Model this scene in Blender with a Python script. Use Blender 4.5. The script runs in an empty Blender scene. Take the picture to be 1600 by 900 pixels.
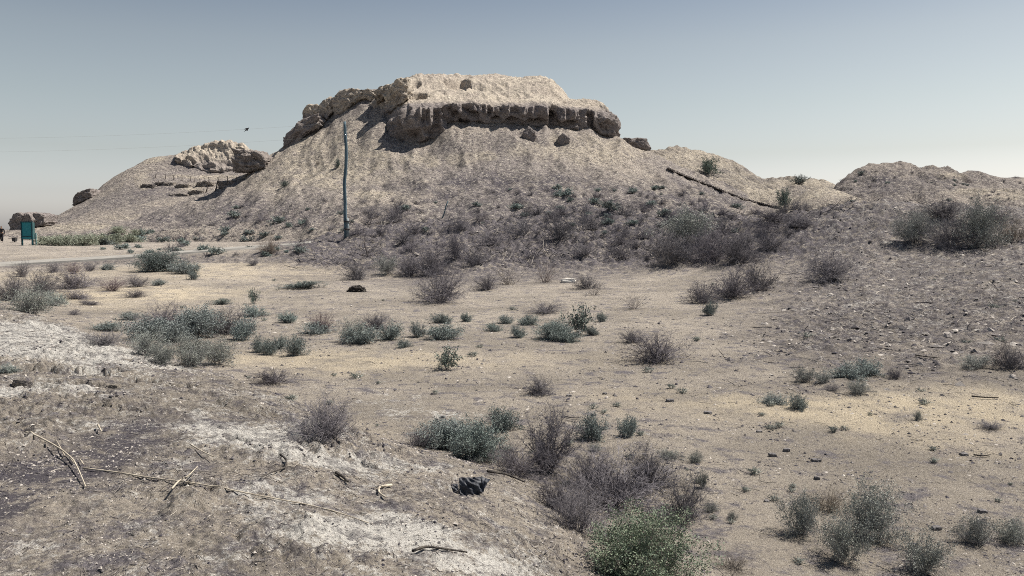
import bpy, math, random
import numpy as np
from mathutils import Vector, Matrix

# ------------------------------------------------------------------ camera, sky, sun, exposure
scene = bpy.context.scene
COL = scene.collection
CAM_Z, F = 2.6, 1250.0
PITCH = math.atan(88.0 / 1250.0)
CP, SP = math.cos(PITCH), math.sin(PITCH)

cam_data = bpy.data.cameras.new("camera")
cam_data.sensor_width = 36.0
cam_data.lens = 36.0 * F / 1600.0
cam_data.clip_start = 0.05
cam_data.clip_end = 9000
cam = bpy.data.objects.new("camera", cam_data)
cam.location = (0, 0, CAM_Z)
cam.rotation_euler = (math.radians(90) - PITCH, 0, 0)
COL.objects.link(cam)
scene.camera = cam

scene.view_settings.view_transform = 'Standard'
scene.view_settings.look = 'None'
scene.view_settings.exposure = 0.68
scene.view_settings.gamma = 1.0
scene.cycles.filter_width = 1.0      # the photograph is strongly sharpened
scene.cycles.use_denoising = False

SUN_AZ = math.radians(69)      # clockwise from +Y (the viewing direction)
SUN_EL = math.radians(56)
world = bpy.data.worlds.new("World")
scene.world = world
world.use_nodes = True
wn, wl = world.node_tree.nodes, world.node_tree.links
wn.clear()
w_out = wn.new('ShaderNodeOutputWorld')
w_bg = wn.new('ShaderNodeBackground')
w_sky = wn.new('ShaderNodeTexSky')
w_sky.sky_type = 'NISHITA'
w_sky.sun_disc = False
w_sky.sun_elevation = SUN_EL
w_sky.sun_rotation = SUN_AZ
w_sky.air_density = 1.0
w_sky.dust_density = 2.0
w_hs = wn.new('ShaderNodeHueSaturation')
w_hs.inputs['Saturation'].default_value = 0.62
wl.new(w_sky.outputs[0], w_hs.inputs['Color'])
# the air's own tint by height above the horizon (haze pale and slightly green, slate blue above)
w_tc = wn.new('ShaderNodeTexCoord')
w_sep = wn.new('ShaderNodeSeparateXYZ')
wl.new(w_tc.outputs['Generated'], w_sep.inputs[0])
w_ramp = wn.new('ShaderNodeValToRGB')
wl.new(w_sep.outputs['Z'], w_ramp.inputs[0])
SKY = [(0.0, (1.75, 1.70, 1.80)), (0.045, (1.16, 1.12, 1.16)), (0.093, (0.88, 0.845, 0.80)), (0.15, (0.77, 0.76, 0.70)), (0.22, (0.66, 0.66, 0.62)), (0.27, (0.53, 0.555, 0.56)), (0.6, (0.29, 0.35, 0.42)), (1.0, (0.23, 0.30, 0.41))]
el = w_ramp.color_ramp.elements
while len(el) < len(SKY):
    el.new(0.5)
for e_, (p_, c_) in zip(el, SKY):
    e_.position = p_
    e_.color = (*c_, 1)
w_mul = wn.new('ShaderNodeMix')
w_mul.data_type = 'RGBA'
w_mul.blend_type = 'MULTIPLY'
w_mul.inputs[0].default_value = 1.0
wl.new(w_hs.outputs[0], w_mul.inputs[6])
wl.new(w_ramp.outputs[0], w_mul.inputs[7])
wl.new(w_mul.outputs[2], w_bg.inputs['Color'])
w_bg.inputs['Strength'].default_value = 0.098
wl.new(w_bg.outputs[0], w_out.inputs[0])

sun_data = bpy.data.lights.new("sun", 'SUN')
sun_data.energy = 5.0
sun_data.angle = math.radians(0.5)
sun_data.color = (1.0, 0.925, 0.815)
sun = bpy.data.objects.new("sun", sun_data)
sdir = Vector((math.sin(SUN_AZ) * math.cos(SUN_EL), math.cos(SUN_AZ) * math.cos(SUN_EL), math.sin(SUN_EL)))
sun.rotation_euler = (-sdir).to_track_quat('-Z', 'Y').to_euler()
sun.location = (40, 20, 60)
COL.objects.link(sun)

# ------------------------------------------------------------------ noise
_rng = np.random.RandomState(7)
_P = np.concatenate([_rng.permutation(256)] * 3)
_G2 = np.stack([np.cos(np.arange(256) * 2.399963), np.sin(np.arange(256) * 2.399963)], 1)
_g3 = _rng.normal(size=(256, 3))
_G3 = _g3 / np.linalg.norm(_g3, axis=1)[:, None]


def _fade(t):
    return t * t * t * (t * (t * 6 - 15) + 10)


def pn2(x, y, seed=0):
    x = x + seed * 17.31
    y = y - seed * 9.77
    xi, yi = np.floor(x).astype(np.int64), np.floor(y).astype(np.int64)
    xf, yf = x - xi, y - yi
    u, v = _fade(xf), _fade(yf)
    xi &= 255
    yi &= 255

    def g(ix, iy, dx, dy):
        h = _P[_P[ix & 255] + (iy & 255)]
        return _G2[h, 0] * dx + _G2[h, 1] * dy
    a = g(xi, yi, xf, yf)
    b = g(xi + 1, yi, xf - 1, yf)
    c = g(xi, yi + 1, xf, yf - 1)
    d = g(xi + 1, yi + 1, xf - 1, yf - 1)
    return (a + u * (b - a)) * (1 - v) + (c + u * (d - c)) * v


def pn3(x, y, z, seed=0):
    x = x + seed * 17.31
    y = y - seed * 9.77
    z = z + seed * 5.13
    xi, yi, zi = [np.floor(q).astype(np.int64) for q in (x, y, z)]
    xf, yf, zf = x - xi, y - yi, z - zi
    u, v, w = _fade(xf), _fade(yf), _fade(zf)
    r = 0
    for i in (0, 1):
        for j in (0, 1):
            for k in (0, 1):
                h = _P[_P[_P[(xi + i) & 255] + ((yi + j) & 255)] + ((zi + k) & 255)]
                g = _G3[h, 0] * (xf - i) + _G3[h, 1] * (yf - j) + _G3[h, 2] * (zf - k)
                r = r + g * (u if i else 1 - u) * (v if j else 1 - v) * (w if k else 1 - w)
    return r * 1.2


def fbm2(x, y, oct=4, seed=0, gain=0.5, lac=2.03):
    r, a = 0, 1.0
    for o in range(oct):
        r = r + a * pn2(x, y, seed + o)
        x, y, a = x * lac, y * lac, a * gain
    return r


def ridge2(x, y, oct=3, seed=0, gain=0.5):
    r, a = 0, 1.0
    for o in range(oct):
        r = r + a * (0.5 - np.abs(pn2(x, y, seed + o)) * 1.6)
        x, y, a = x * 2.07, y * 2.07, a * gain
    return r


def fbm3(x, y, z, oct=4, seed=0, gain=0.5):
    r, a = 0, 1.0
    for o in range(oct):
        r = r + a * pn3(x, y, z, seed + o)
        x, y, z, a = x * 2.03, y * 2.03, z * 2.03, a * gain
    return r


def ridge3(x, y, z, oct=3, seed=0, gain=0.5):
    r, a = 0, 1.0
    for o in range(oct):
        r = r + a * (0.5 - np.abs(pn3(x, y, z, seed + o)) * 1.5)
        x, y, z, a = x * 2.07, y * 2.07, z * 2.07, a * gain
    return r


def sstep(a, b, x):
    t = np.clip((x - a) / (b - a), 0, 1)
    return t * t * (3 - 2 * t)


# ------------------------------------------------------------------ survey: sight lines of the photograph turned into world points
def ray(px, py):
    xc, yc = (px - 800.0) / F, (450.0 - py) / F
    Y = CP + yc * SP
    return xc / Y, (-SP + yc * CP) / Y


def at(px, py, Y):
    u, e = ray(px, py)
    return Vector((u * Y, Y, CAM_Z + e * Y))


class Line:
    """a line across the land; points (px, py, ('y', depth)) or (px, py, ('z', height)) or (px, None, depth, height)"""
    def __init__(self, pts, smooth=0.012):
        U, Yy, Z = [], [], []
        for p in pts:
            if p[1] is None:
                u, _ = ray(p[0], 362)
                U.append(u), Yy.append(p[2]), Z.append(p[3])
            else:
                u, e = ray(p[0], p[1])
                if isinstance(p[2], str):      # 'z1.0'
                    z = float(p[2][1:])
                    y = (z - CAM_Z) / e
                else:
                    y = p[2]
                    z = CAM_Z + e * y
                U.append(u), Yy.append(y), Z.append(z)
        o = np.argsort(U)
        U, Yy, Z = np.array(U)[o], np.array(Yy)[o], np.array(Z)[o]
        self.g = np.linspace(-1.0, 1.0, 1601)
        y, z = np.interp(self.g, U, Yy), np.interp(self.g, U, Z)
        if smooth > 0:
            n = int(4 * smooth / 0.00125) | 1
            k = np.exp(-0.5 * ((np.arange(n) - n // 2) * 0.00125 / smooth) ** 2)
            k /= k.sum()
            y = np.convolve(np.pad(y, n // 2, 'edge'), k, 'valid')
            z = np.convolve(np.pad(z, n // 2, 'edge'), k, 'valid')
        self.y, self.z = y, z

    def Y(self, u):
        return np.interp(u, self.g, self.y)

    def Z(self, u):
        return np.interp(u, self.g, self.z)


def pchip(yk, zk, q):
    """rows: yk, zk (K), q (M) -> z (M); monotone cubic"""
    h = np.diff(yk)
    d = np.diff(zk) / h
    m = np.zeros(len(yk))
    same = d[:-1] * d[1:] > 0
    w1, w2 = 2 * h[1:] + h[:-1], h[1:] + 2 * h[:-1]
    mm = np.zeros(len(d) - 1)
    mm[same] = (w1[same] + w2[same]) / (w1[same] / d[:-1][same] + w2[same] / d[1:][same])
    m[1:-1] = mm
    m[0], m[-1] = d[0], d[-1]
    i = np.clip(np.searchsorted(yk, q) - 1, 0, len(h) - 1)
    t = np.clip((q - yk[i]) / h[i], 0, 1)
    t2, t3 = t * t, t * t * t
    return ((2 * t3 - 3 * t2 + 1) * zk[i] + (t3 - 2 * t2 + t) * h[i] * m[i] + (-2 * t3 + 3 * t2) * zk[i + 1] + (t3 - t2) * h[i] * m[i + 1])


# ------------------------------------------------------------------ object helpers
def tag(o, label=None, cat=None, group=None, kind=None):
    if label:
        o['label'] = label
    if cat:
        o['category'] = cat
    if group:
        o['group'] = group
    if kind:
        o['kind'] = kind
    return o


def mesh_np(name, V, Fc, mat=None, smooth=True, attrs=None, parent=None):
    V = np.asarray(V, dtype=np.float32)
    Fc = np.asarray(Fc, dtype=np.int32)
    me = bpy.data.meshes.new(name)
    me.vertices.add(len(V))
    me.vertices.foreach_set('co', V.ravel())
    k = Fc.shape[1]
    me.loops.add(Fc.size)
    me.loops.foreach_set('vertex_index', Fc.ravel())
    me.polygons.add(len(Fc))
    me.polygons.foreach_set('loop_start', np.arange(0, Fc.size, k, dtype=np.int32))
    me.polygons.foreach_set('use_smooth', np.full(len(Fc), smooth))
    me.update(calc_edges=True)
    me.validate()
    for an, av in (attrs or {}).items():
        a = me.attributes.new(an, 'FLOAT', 'POINT')
        a.data.foreach_set('value', np.asarray(av, dtype=np.float32).ravel())
    if mat:
        me.materials.append(mat)
    if name is None:
        return me
    o = bpy.data.objects.new(name, me)
    COL.objects.link(o)
    if parent:
        o.parent = parent
    return o


def grid_faces(n, m, wrap=False):
    i = np.arange(n - 1)[:, None] * m + np.arange(m - 1)[None, :]
    return np.stack([i, i + 1, i + m + 1, i + m], -1).reshape(-1, 4)


def empty(name, loc, label=None, cat=None, group=None):
    o = bpy.data.objects.new(name, None)
    o.empty_display_size = 0.2
    o.location = loc
    COL.objects.link(o)
    return tag(o, label, cat, group)


class MB:
    def __init__(self):
        self.v, self.f = [], []

    def box(self, c, s, rot=None):
        b = len(self.v)
        for dz in (-1, 1):
            for dy in (-1, 1):
                for dx in (-1, 1):
                    p = Vector((dx * s[0] / 2, dy * s[1] / 2, dz * s[2] / 2))
                    if rot:
                        p = rot @ p
                    self.v.append(tuple(p + Vector(c)))
        for q in ((0, 2, 3, 1), (4, 5, 7, 6), (0, 1, 5, 4), (2, 6, 7, 3), (0, 4, 6, 2), (1, 3, 7, 5)):
            self.f.append(tuple(b + i for i in q))

    def tube(self, pts, rad, n=8, cap=True):
        b = len(self.v)
        for k, p in enumerate(pts):
            p = Vector(p)
            d = (Vector(pts[min(k + 1, len(pts) - 1)]) - Vector(pts[max(k - 1, 0)])).normalized()
            a = d.cross(Vector((0.13, 0.91, 0.2))).normalized() if abs(d.y) < 0.9 else d.cross(Vector((1, 0, 0))).normalized()
            c = d.cross(a)
            r = rad[k] if isinstance(rad, (list, tuple)) else rad
            for j in range(n):
                t = 2 * math.pi * j / n
                self.v.append(tuple(p + (a * math.cos(t) + c * math.sin(t)) * r))
        for k in range(len(pts) - 1):
            for j in range(n):
                self.f.append((b + k * n + j, b + k * n + (j + 1) % n, b + (k + 1) * n + (j + 1) % n, b + (k + 1) * n + j))
        if cap:
            self.f.append(tuple(b + j for j in range(n))[::-1])
            self.f.append(tuple(b + (len(pts) - 1) * n + j for j in range(n)))

    def build(self, name, mat, parent=None, smooth=False, origin=None):
        me = bpy.data.meshes.new(name)
        vs = self.v
        if origin is not None:
            vs = [tuple(Vector(p) - Vector(origin)) for p in vs]
        me.from_pydata(vs, [], self.f)
        me.update()
        if smooth:
            me.polygons.foreach_set('use_smooth', [True] * len(me.polygons))
        me.materials.append(mat)
        o = bpy.data.objects.new(name, me)
        COL.objects.link(o)
        if parent:
            o.parent = parent
        if origin is not None:
            o.location = origin
        return o


# ------------------------------------------------------------------ materials
def new_mat(name):
    m = bpy.data.materials.new(name)
    m.use_nodes = True
    nt = m.node_tree
    nt.nodes.clear()
    out = nt.nodes.new('ShaderNodeOutputMaterial')
    b = nt.nodes.new('ShaderNodeBsdfPrincipled')
    b.inputs['Roughness'].default_value = 0.95
    b.inputs['Specular IOR Level'].default_value = 0.15
    nt.links.new(b.outputs[0], out.inputs[0])
    return m, nt, b


class NT:
    def __init__(self, nt):
        self.nt = nt
        self.tc = nt.nodes.new('ShaderNodeNewGeometry').outputs['Position']

    def link(self, a, b):
        self.nt.links.new(a, b)

    def noise(self, scale, detail=4, rough=0.6, off=0.0, stretch=None, dist=0.0):
        v = self.tc
        if off or stretch:
            mp = self.nt.nodes.new('ShaderNodeMapping')
            mp.inputs['Location'].default_value = (off, off * 0.7, off * 1.3)
            if stretch:
                mp.inputs['Scale'].default_value = stretch
            self.link(v, mp.inputs[0])
            v = mp.outputs[0]
        n = self.nt.nodes.new('ShaderNodeTexNoise')
        n.inputs['Scale'].default_value = scale
        n.inputs['Detail'].default_value = detail
        n.inputs['Roughness'].default_value = rough
        n.inputs['Distortion'].default_value = dist
        self.link(v, n.inputs['Vector'])
        return n.outputs['Fac']

    def voro(self, scale, feature='F1', out='Distance', rnd=1.0):
        n = self.nt.nodes.new('ShaderNodeTexVoronoi')
        n.feature = feature
        n.inputs['Scale'].default_value = scale
        n.inputs['Randomness'].default_value = rnd
        self.link(self.tc, n.inputs['Vector'])
        return n.outputs[out]

    def attr(self, name):
        n = self.nt.nodes.new('ShaderNodeAttribute')
        n.attribute_name = name
        return n.outputs['Fac']

    def rng(self, v, a, b, lo=0.0, hi=1.0, smooth=True):
        n = self.nt.nodes.new('ShaderNodeMapRange')
        n.interpolation_type = 'SMOOTHSTEP' if smooth else 'LINEAR'
        n.inputs['From Min'].default_value = a
        n.inputs['From Max'].default_value = b
        n.inputs['To Min'].default_value = lo
        n.inputs['To Max'].default_value = hi
        self.link(v, n.inputs['Value'])
        return n.outputs[0]

    def math(self, op, a, b):
        n = self.nt.nodes.new('ShaderNodeMath')
        n.operation = op
        for i, q in enumerate((a, b)):
            if isinstance(q, (int, float)):
                n.inputs[i].default_value = q
            else:
                self.link(q, n.inputs[i])
        return n.outputs[0]

    def mix(self, f, a, b, mode='MIX'):
        n = self.nt.nodes.new('ShaderNodeMix')
        n.data_type = 'RGBA'
        n.blend_type = mode
        for i, q in ((0, f), (6, a), (7, b)):
            if isinstance(q, (int, float)):
                n.inputs[i].default_value = q
            elif isinstance(q, tuple):
                n.inputs[i].default_value = (*q, 1)
            else:
                self.link(q, n.inputs[i])
        return n.outputs[2]

    def bump(self, h, dist, strength=1.0, prev=None):
        n = self.nt.nodes.new('ShaderNodeBump')
        n.inputs['Strength'].default_value = strength
        n.inputs['Distance'].default_value = dist
        self.link(h, n.inputs['Height'])
        if prev:
            self.link(prev, n.inputs['Normal'])
        return n.outputs[0]


SAND = (0.46, 0.41, 0.35)
PALE = (0.74, 0.68, 0.58)
DUN = (0.20, 0.185, 0.20)
DARK = (0.075, 0.07, 0.085)
SALT = (0.74, 0.72, 0.68)
WARM = (0.66, 0.57, 0.43)


def mat_ground():
    m, nt, b = new_mat("desert_soil")
    N = NT(nt)
    c = N.mix(N.rng(N.noise(0.35, 5, 0.6), 0.38, 0.62), SAND, tuple(0.72 * q for q in SAND))
    c = N.mix(N.rng(N.noise(2.6, 6, 0.75, 3), 0.5, 0.64), c, DUN)
    c = N.mix(N.rng(N.noise(12, 6, 0.85, 53, stretch=(1, 1.0, 1)), 0.53, 0.63, 0, 0.55), c, (0.15, 0.138, 0.155))
    c = N.mix(N.math('MULTIPLY', N.attr('warm'), N.rng(N.noise(1.2, 4, 0.6, 9), 0.3, 0.6)), c, WARM)
    c = N.mix(N.math('MINIMUM', N.math('MULTIPLY', N.attr('dark'), N.rng(N.noise(3.0, 5, 0.75, 5), 0.34, 0.60)), 0.95), c, (0.10, 0.092, 0.11))
    # thin white salt crust, broken up
    s = N.math('ADD', N.attr('salt'), N.math('MULTIPLY', N.math('SUBTRACT', N.noise(2.4, 5, 0.7, 13), 0.5), 2.2))
    s = N.math('ADD', s, N.math('MULTIPLY', N.math('SUBTRACT', N.noise(17, 6, 0.85, 19), 0.5), 3.4))
    c = N.mix(N.rng(s, 0.70, 1.15, 0, 0.95), c, SALT)
    # the crust is cracked into small plates
    crk = N.rng(N.voro(9, 'DISTANCE_TO_EDGE'), 0.0, 0.035, 1, 0)
    crk = N.math('MULTIPLY', N.math('MULTIPLY', crk, N.rng(N.attr('salt'), 0.2, 0.6)), N.rng(N.noise(1.7, 3, 0.6, 33), 0.45, 0.6))
    c = N.mix(crk, c, (0.12, 0.11, 0.12))
    # grit of several sizes
    for sc, lo, hi, col, k in ((60, 0.10, 0.22, DARK, 0.7), (21, 0.10, 0.2, DARK, 0.75), (34, 0.08, 0.17, PALE, 0.6), (8, 0.07, 0.15, DARK, 0.7)):
        v = N.rng(N.voro(sc), lo, hi, k, 0)
        gate = N.rng(N.noise(sc * 0.13, 3, 0.6, sc), 0.42, 0.62)
        c = N.mix(N.math('MULTIPLY', v, gate), c, col)
    # coarse broken surface on the dug banks
    r = N.math('MULTIPLY', N.attr('rough'), N.rng(N.noise(4.5, 6, 0.8, 21, stretch=(1, 1, 1.6)), 0.47, 0.6))
    c = N.mix(r, c, (0.09, 0.083, 0.10))
    c = N.mix(N.rng(N.noise(38, 5, 0.85, 31), 0.54, 0.64, 0, 0.6), c, (0.10, 0.092, 0.11))
    c = N.mix(N.rng(N.noise(30, 5, 0.85, 37), 0.55, 0.64, 0, 0.55), c, (0.72, 0.68, 0.60))
    N.link(c, b.inputs['Base Color'])
    h = N.math('ADD', N.math('MULTIPLY', N.noise(9, 8, 0.72), 1.0), N.math('MULTIPLY', N.voro(26), 0.25))
    nrm = N.bump(h, 0.12, 1.0)
    nrm = N.bump(N.noise(45, 6, 0.85, 2), 0.05, 1.0, nrm)
    N.link(nrm, b.inputs['Normal'])
    return m


def mat_hill(name, base, tint, dirt, k=1.0):
    m, nt, b = new_mat(name)
    N = NT(nt)
    c = N.mix(N.rng(N.noise(0.06 * k, 5, 0.6), 0.35, 0.65), base, tint)
    c = N.mix(N.math('MULTIPLY', N.attr('dark'), N.rng(N.noise(0.3, 6, 0.75, 4), 0.34, 0.6)), c, dirt)
    c = N.mix(N.math('MULTIPLY', N.attr('warm'), N.rng(N.noise(0.5, 4, 0.6, 9), 0.25, 0.6)), c, (0.70, 0.62, 0.50))
    c = N.mix(N.rng(N.noise(1.5 * k, 8, 0.85, 7, stretch=(1, 1, 1.5)), 0.48, 0.59, 0, 0.85), c, (0.11, 0.10, 0.115))
    c = N.mix(N.rng(N.noise(3.6 * k, 4, 0.85, 8), 0.51, 0.61, 0, 0.85), c, (0.09, 0.083, 0.10))
    c = N.mix(N.rng(N.noise(2.4 * k, 5, 0.85, 18), 0.52, 0.62, 0, 0.8), c, (0.78, 0.72, 0.62))
    N.link(c, b.inputs['Base Color'])
    nrm = N.bump(N.noise(1.3 * k, 8, 0.78), 0.9, 1.0)
    nrm = N.bump(N.noise(5 * k, 5, 0.85, 4), 0.35, 1.0, nrm)
    N.link(nrm, b.inputs['Normal'])
    return m


def mat_ruin(z0=21.5, k0=0.8):
    """mud brick; cliff shade painted in below the height z0, bright top painted above"""
    m, nt, b = new_mat("weathered_mud_brick")
    N = NT(nt)
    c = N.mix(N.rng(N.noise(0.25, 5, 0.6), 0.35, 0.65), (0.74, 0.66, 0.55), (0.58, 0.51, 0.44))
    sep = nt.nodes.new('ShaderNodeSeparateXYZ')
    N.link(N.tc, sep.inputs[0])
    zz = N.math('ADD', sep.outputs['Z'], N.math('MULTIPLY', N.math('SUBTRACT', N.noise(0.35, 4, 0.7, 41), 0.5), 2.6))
    c = N.mix(N.rng(zz, z0 - 0.9, z0 + 0.7, k0, 0), c, (0.30, 0.27, 0.28))  # shade of the unlit cliff faces put into the colour below the brow
    c = N.mix(N.rng(N.noise(1.5, 7, 0.8, 7, stretch=(1, 1, 2.2)), 0.48, 0.64, 0, 0.75), c, (0.17, 0.15, 0.15))
    c = N.mix(N.rng(N.noise(3.6, 4, 0.8, 18), 0.55, 0.68, 0, 0.6), c, (0.68, 0.63, 0.55))
    N.link(c, b.inputs['Base Color'])
    nrm = N.bump(N.noise(1.0, 8, 0.78), 1.1, 1.0)
    nrm = N.bump(N.noise(5, 5, 0.8, 4, stretch=(1, 1, 1.8)), 0.18, 1.0, nrm)
    N.link(nrm, b.inputs['Normal'])
    return m


def mat_simple(name, c1, c2=None, scale=8.0, rough=0.85, bump=0.0, spec=0.2, stretch=None):
    m, nt, b = new_mat(name)
    N = NT(nt)
    b.inputs['Roughness'].default_value = rough
    b.inputs['Specular IOR Level'].default_value = spec
    f = N.noise(scale, 5, 0.7, stretch=stretch)
    N.link(N.mix(N.rng(f, 0.35, 0.65), c1, c2 or tuple(q * 0.7 for q in c1)), b.inputs['Base Color'])
    if bump:
        N.link(N.bump(f, bump), b.inputs['Normal'])
    return m


def mat_plant(name, c1, c2, var=0.35, trans=0.0):
    m, nt, b = new_mat(name)
    N = NT(nt)
    oi = nt.nodes.new('ShaderNodeObjectInfo')
    f = N.noise(9.0, 3, 0.7)
    c = N.mix(N.rng(f, 0.3, 0.7), c1, c2)
    v = nt.nodes.new('ShaderNodeHueSaturation')
    v.inputs['Saturation'].default_value = 1.0
    N.link(c, v.inputs['Color'])
    N.link(N.rng(oi.outputs['Random'], 0, 1, 1 - var, 1 + var, smooth=False), v.inputs['Value'])
    if var > 0.15:
        N.link(N.rng(N.math('FRACT', N.math('MULTIPLY', oi.outputs['Random'], 7.31), 0.0), 0, 1, 0.47, 0.51, smooth=False), v.inputs['Hue'])
        N.link(N.rng(N.math('FRACT', N.math('MULTIPLY', oi.outputs['Random'], 13.7), 0.0), 0, 1, 0.7, 1.15, smooth=False), v.inputs['Saturation'])
    N.link(v.outputs[0], b.inputs['Base Color'])
    b.inputs['Roughness'].default_value = 0.8
    return m


def mat_tone(name, lo, hi):
    """loose bits whose own tone is stored per piece"""
    m, nt, b = new_mat(name)
    N = NT(nt)
    N.link(N.mix(N.attr('tone'), lo, hi), b.inputs['Base Color'])
    N.link(N.bump(N.noise(60, 4, 0.7), 0.01), b.inputs['Normal'])
    return m


M = {
    'ground': mat_ground(),
    'hill': mat_hill("eroded_hill_earth", (0.55, 0.485, 0.42), (0.38, 0.34, 0.325), (0.14, 0.128, 0.15)),
    'hill_dark': mat_hill("scrubby_hill_earth", (0.50, 0.44, 0.385), (0.36, 0.32, 0.30), (0.12, 0.11, 0.13)),
    'hill_pale': mat_hill("pale_hill_sand", (0.60, 0.53, 0.43), (0.42, 0.37, 0.32), (0.22, 0.20, 0.19)),
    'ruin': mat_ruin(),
    'ruin_low': mat_ruin(16.6, 0.65),  # painted cliff shade starts lower on the left hill ruin
    'path': mat_simple("pale_paving", (0.30, 0.29, 0.27), (0.24, 0.23, 0.215), 1.5),
    'white_stone': mat_simple("white_stone", (0.62, 0.60, 0.56), (0.5, 0.48, 0.45), 8),
    'stone': mat_simple("grey_stone", (0.20, 0.19, 0.19), (0.10, 0.095, 0.10), 14, bump=0.02),
    'blackbag': mat_simple("black_plastic", (0.02, 0.022, 0.03), (0.05, 0.055, 0.07), 20, rough=0.6, spec=0.3),
    'char': mat_simple("charred_wood", (0.03, 0.027, 0.028), (0.09, 0.08, 0.07), 9, bump=0.05),
    'reed': mat_simple("dry_cane", (0.52, 0.47, 0.38), (0.30, 0.26, 0.21), 12),
    'wood': mat_simple("weathered_pole_wood", (0.10, 0.155, 0.19), (0.05, 0.085, 0.115), 3, stretch=(6, 6, 0.6), bump=0.02),
    'concrete': mat_simple("old_concrete", (0.30, 0.34, 0.35), (0.17, 0.21, 0.23), 6, bump=0.02),
    'wire': mat_simple("aluminium_wire", (0.45, 0.45, 0.42), None, 3, rough=0.5),
    'iron': mat_simple("dark_iron", (0.05, 0.05, 0.055), None, 5, rough=0.6),
    'teal': mat_simple("teal_paint", (0.02, 0.20, 0.235), (0.016, 0.165, 0.20), 1.4, rough=0.55),
    'teal_dark': mat_simple("dark_teal_frame_paint", (0.008, 0.05, 0.065), None, 2, rough=0.55),
    'teal_pale': mat_simple("pale_teal_post_paint", (0.13, 0.26, 0.27), None, 2, rough=0.6),
    'timber': mat_simple("dark_step_timber", (0.07, 0.06, 0.06), (0.13, 0.11, 0.10), 4),
    'grey_timber': mat_simple("grey_step_timber", (0.22, 0.195, 0.18), (0.12, 0.105, 0.10), 4),
    'black_cloth': mat_simple("black_cloth", (0.012, 0.012, 0.016), (0.02, 0.02, 0.026), 10),
    'skin': mat_simple("skin", (0.32, 0.20, 0.14), None, 10),
    'hair': mat_simple("black_hair", (0.012, 0.01, 0.01), None, 10),
    'shoe': mat_simple("shoe_white", (0.6, 0.6, 0.58), None, 10),
    'bird': mat_simple("dark_feathers", (0.02, 0.025, 0.035), (0.05, 0.05, 0.06), 12),
    'twig': mat_plant("dry_grey_twigs", (0.215, 0.20, 0.215), (0.105, 0.097, 0.112), 0.22),
    'twig_pale': mat_plant("bleached_stems", (0.42, 0.38, 0.34), (0.24, 0.21, 0.20), 0.2),
    'twig_straw': mat_plant("straw_twigs", (0.30, 0.265, 0.21), (0.16, 0.14, 0.12), 0.22),
    'twig_brown': mat_plant("red_brown_stems", (0.20, 0.14, 0.145), (0.11, 0.08, 0.09), 0.2),
    'leaf_teal': mat_plant("grey_teal_leaves", (0.26, 0.30, 0.285), (0.14, 0.175, 0.175), 0.2),
    'leaf_green': mat_plant("grey_green_leaves", (0.25, 0.30, 0.21), (0.12, 0.16, 0.12), 0.1),
    'leaf_pale': mat_plant("pale_grey_green_leaves", (0.33, 0.36, 0.28), (0.19, 0.215, 0.175), 0.12),
    'leaf_deep': mat_plant("deep_green_leaves", (0.16, 0.20, 0.17), (0.09, 0.12, 0.11), 0.2),
    'leaf_grey': mat_plant("dusty_grey_leaves", (0.33, 0.35, 0.315), (0.19, 0.205, 0.195), 0.2),
    'gravel': mat_tone("loose_gravel", (0.05, 0.047, 0.06), (0.52, 0.48, 0.44)),
    'litter': mat_tone("plant_litter", (0.045, 0.042, 0.055), (0.46, 0.42, 0.37)),
}

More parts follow.
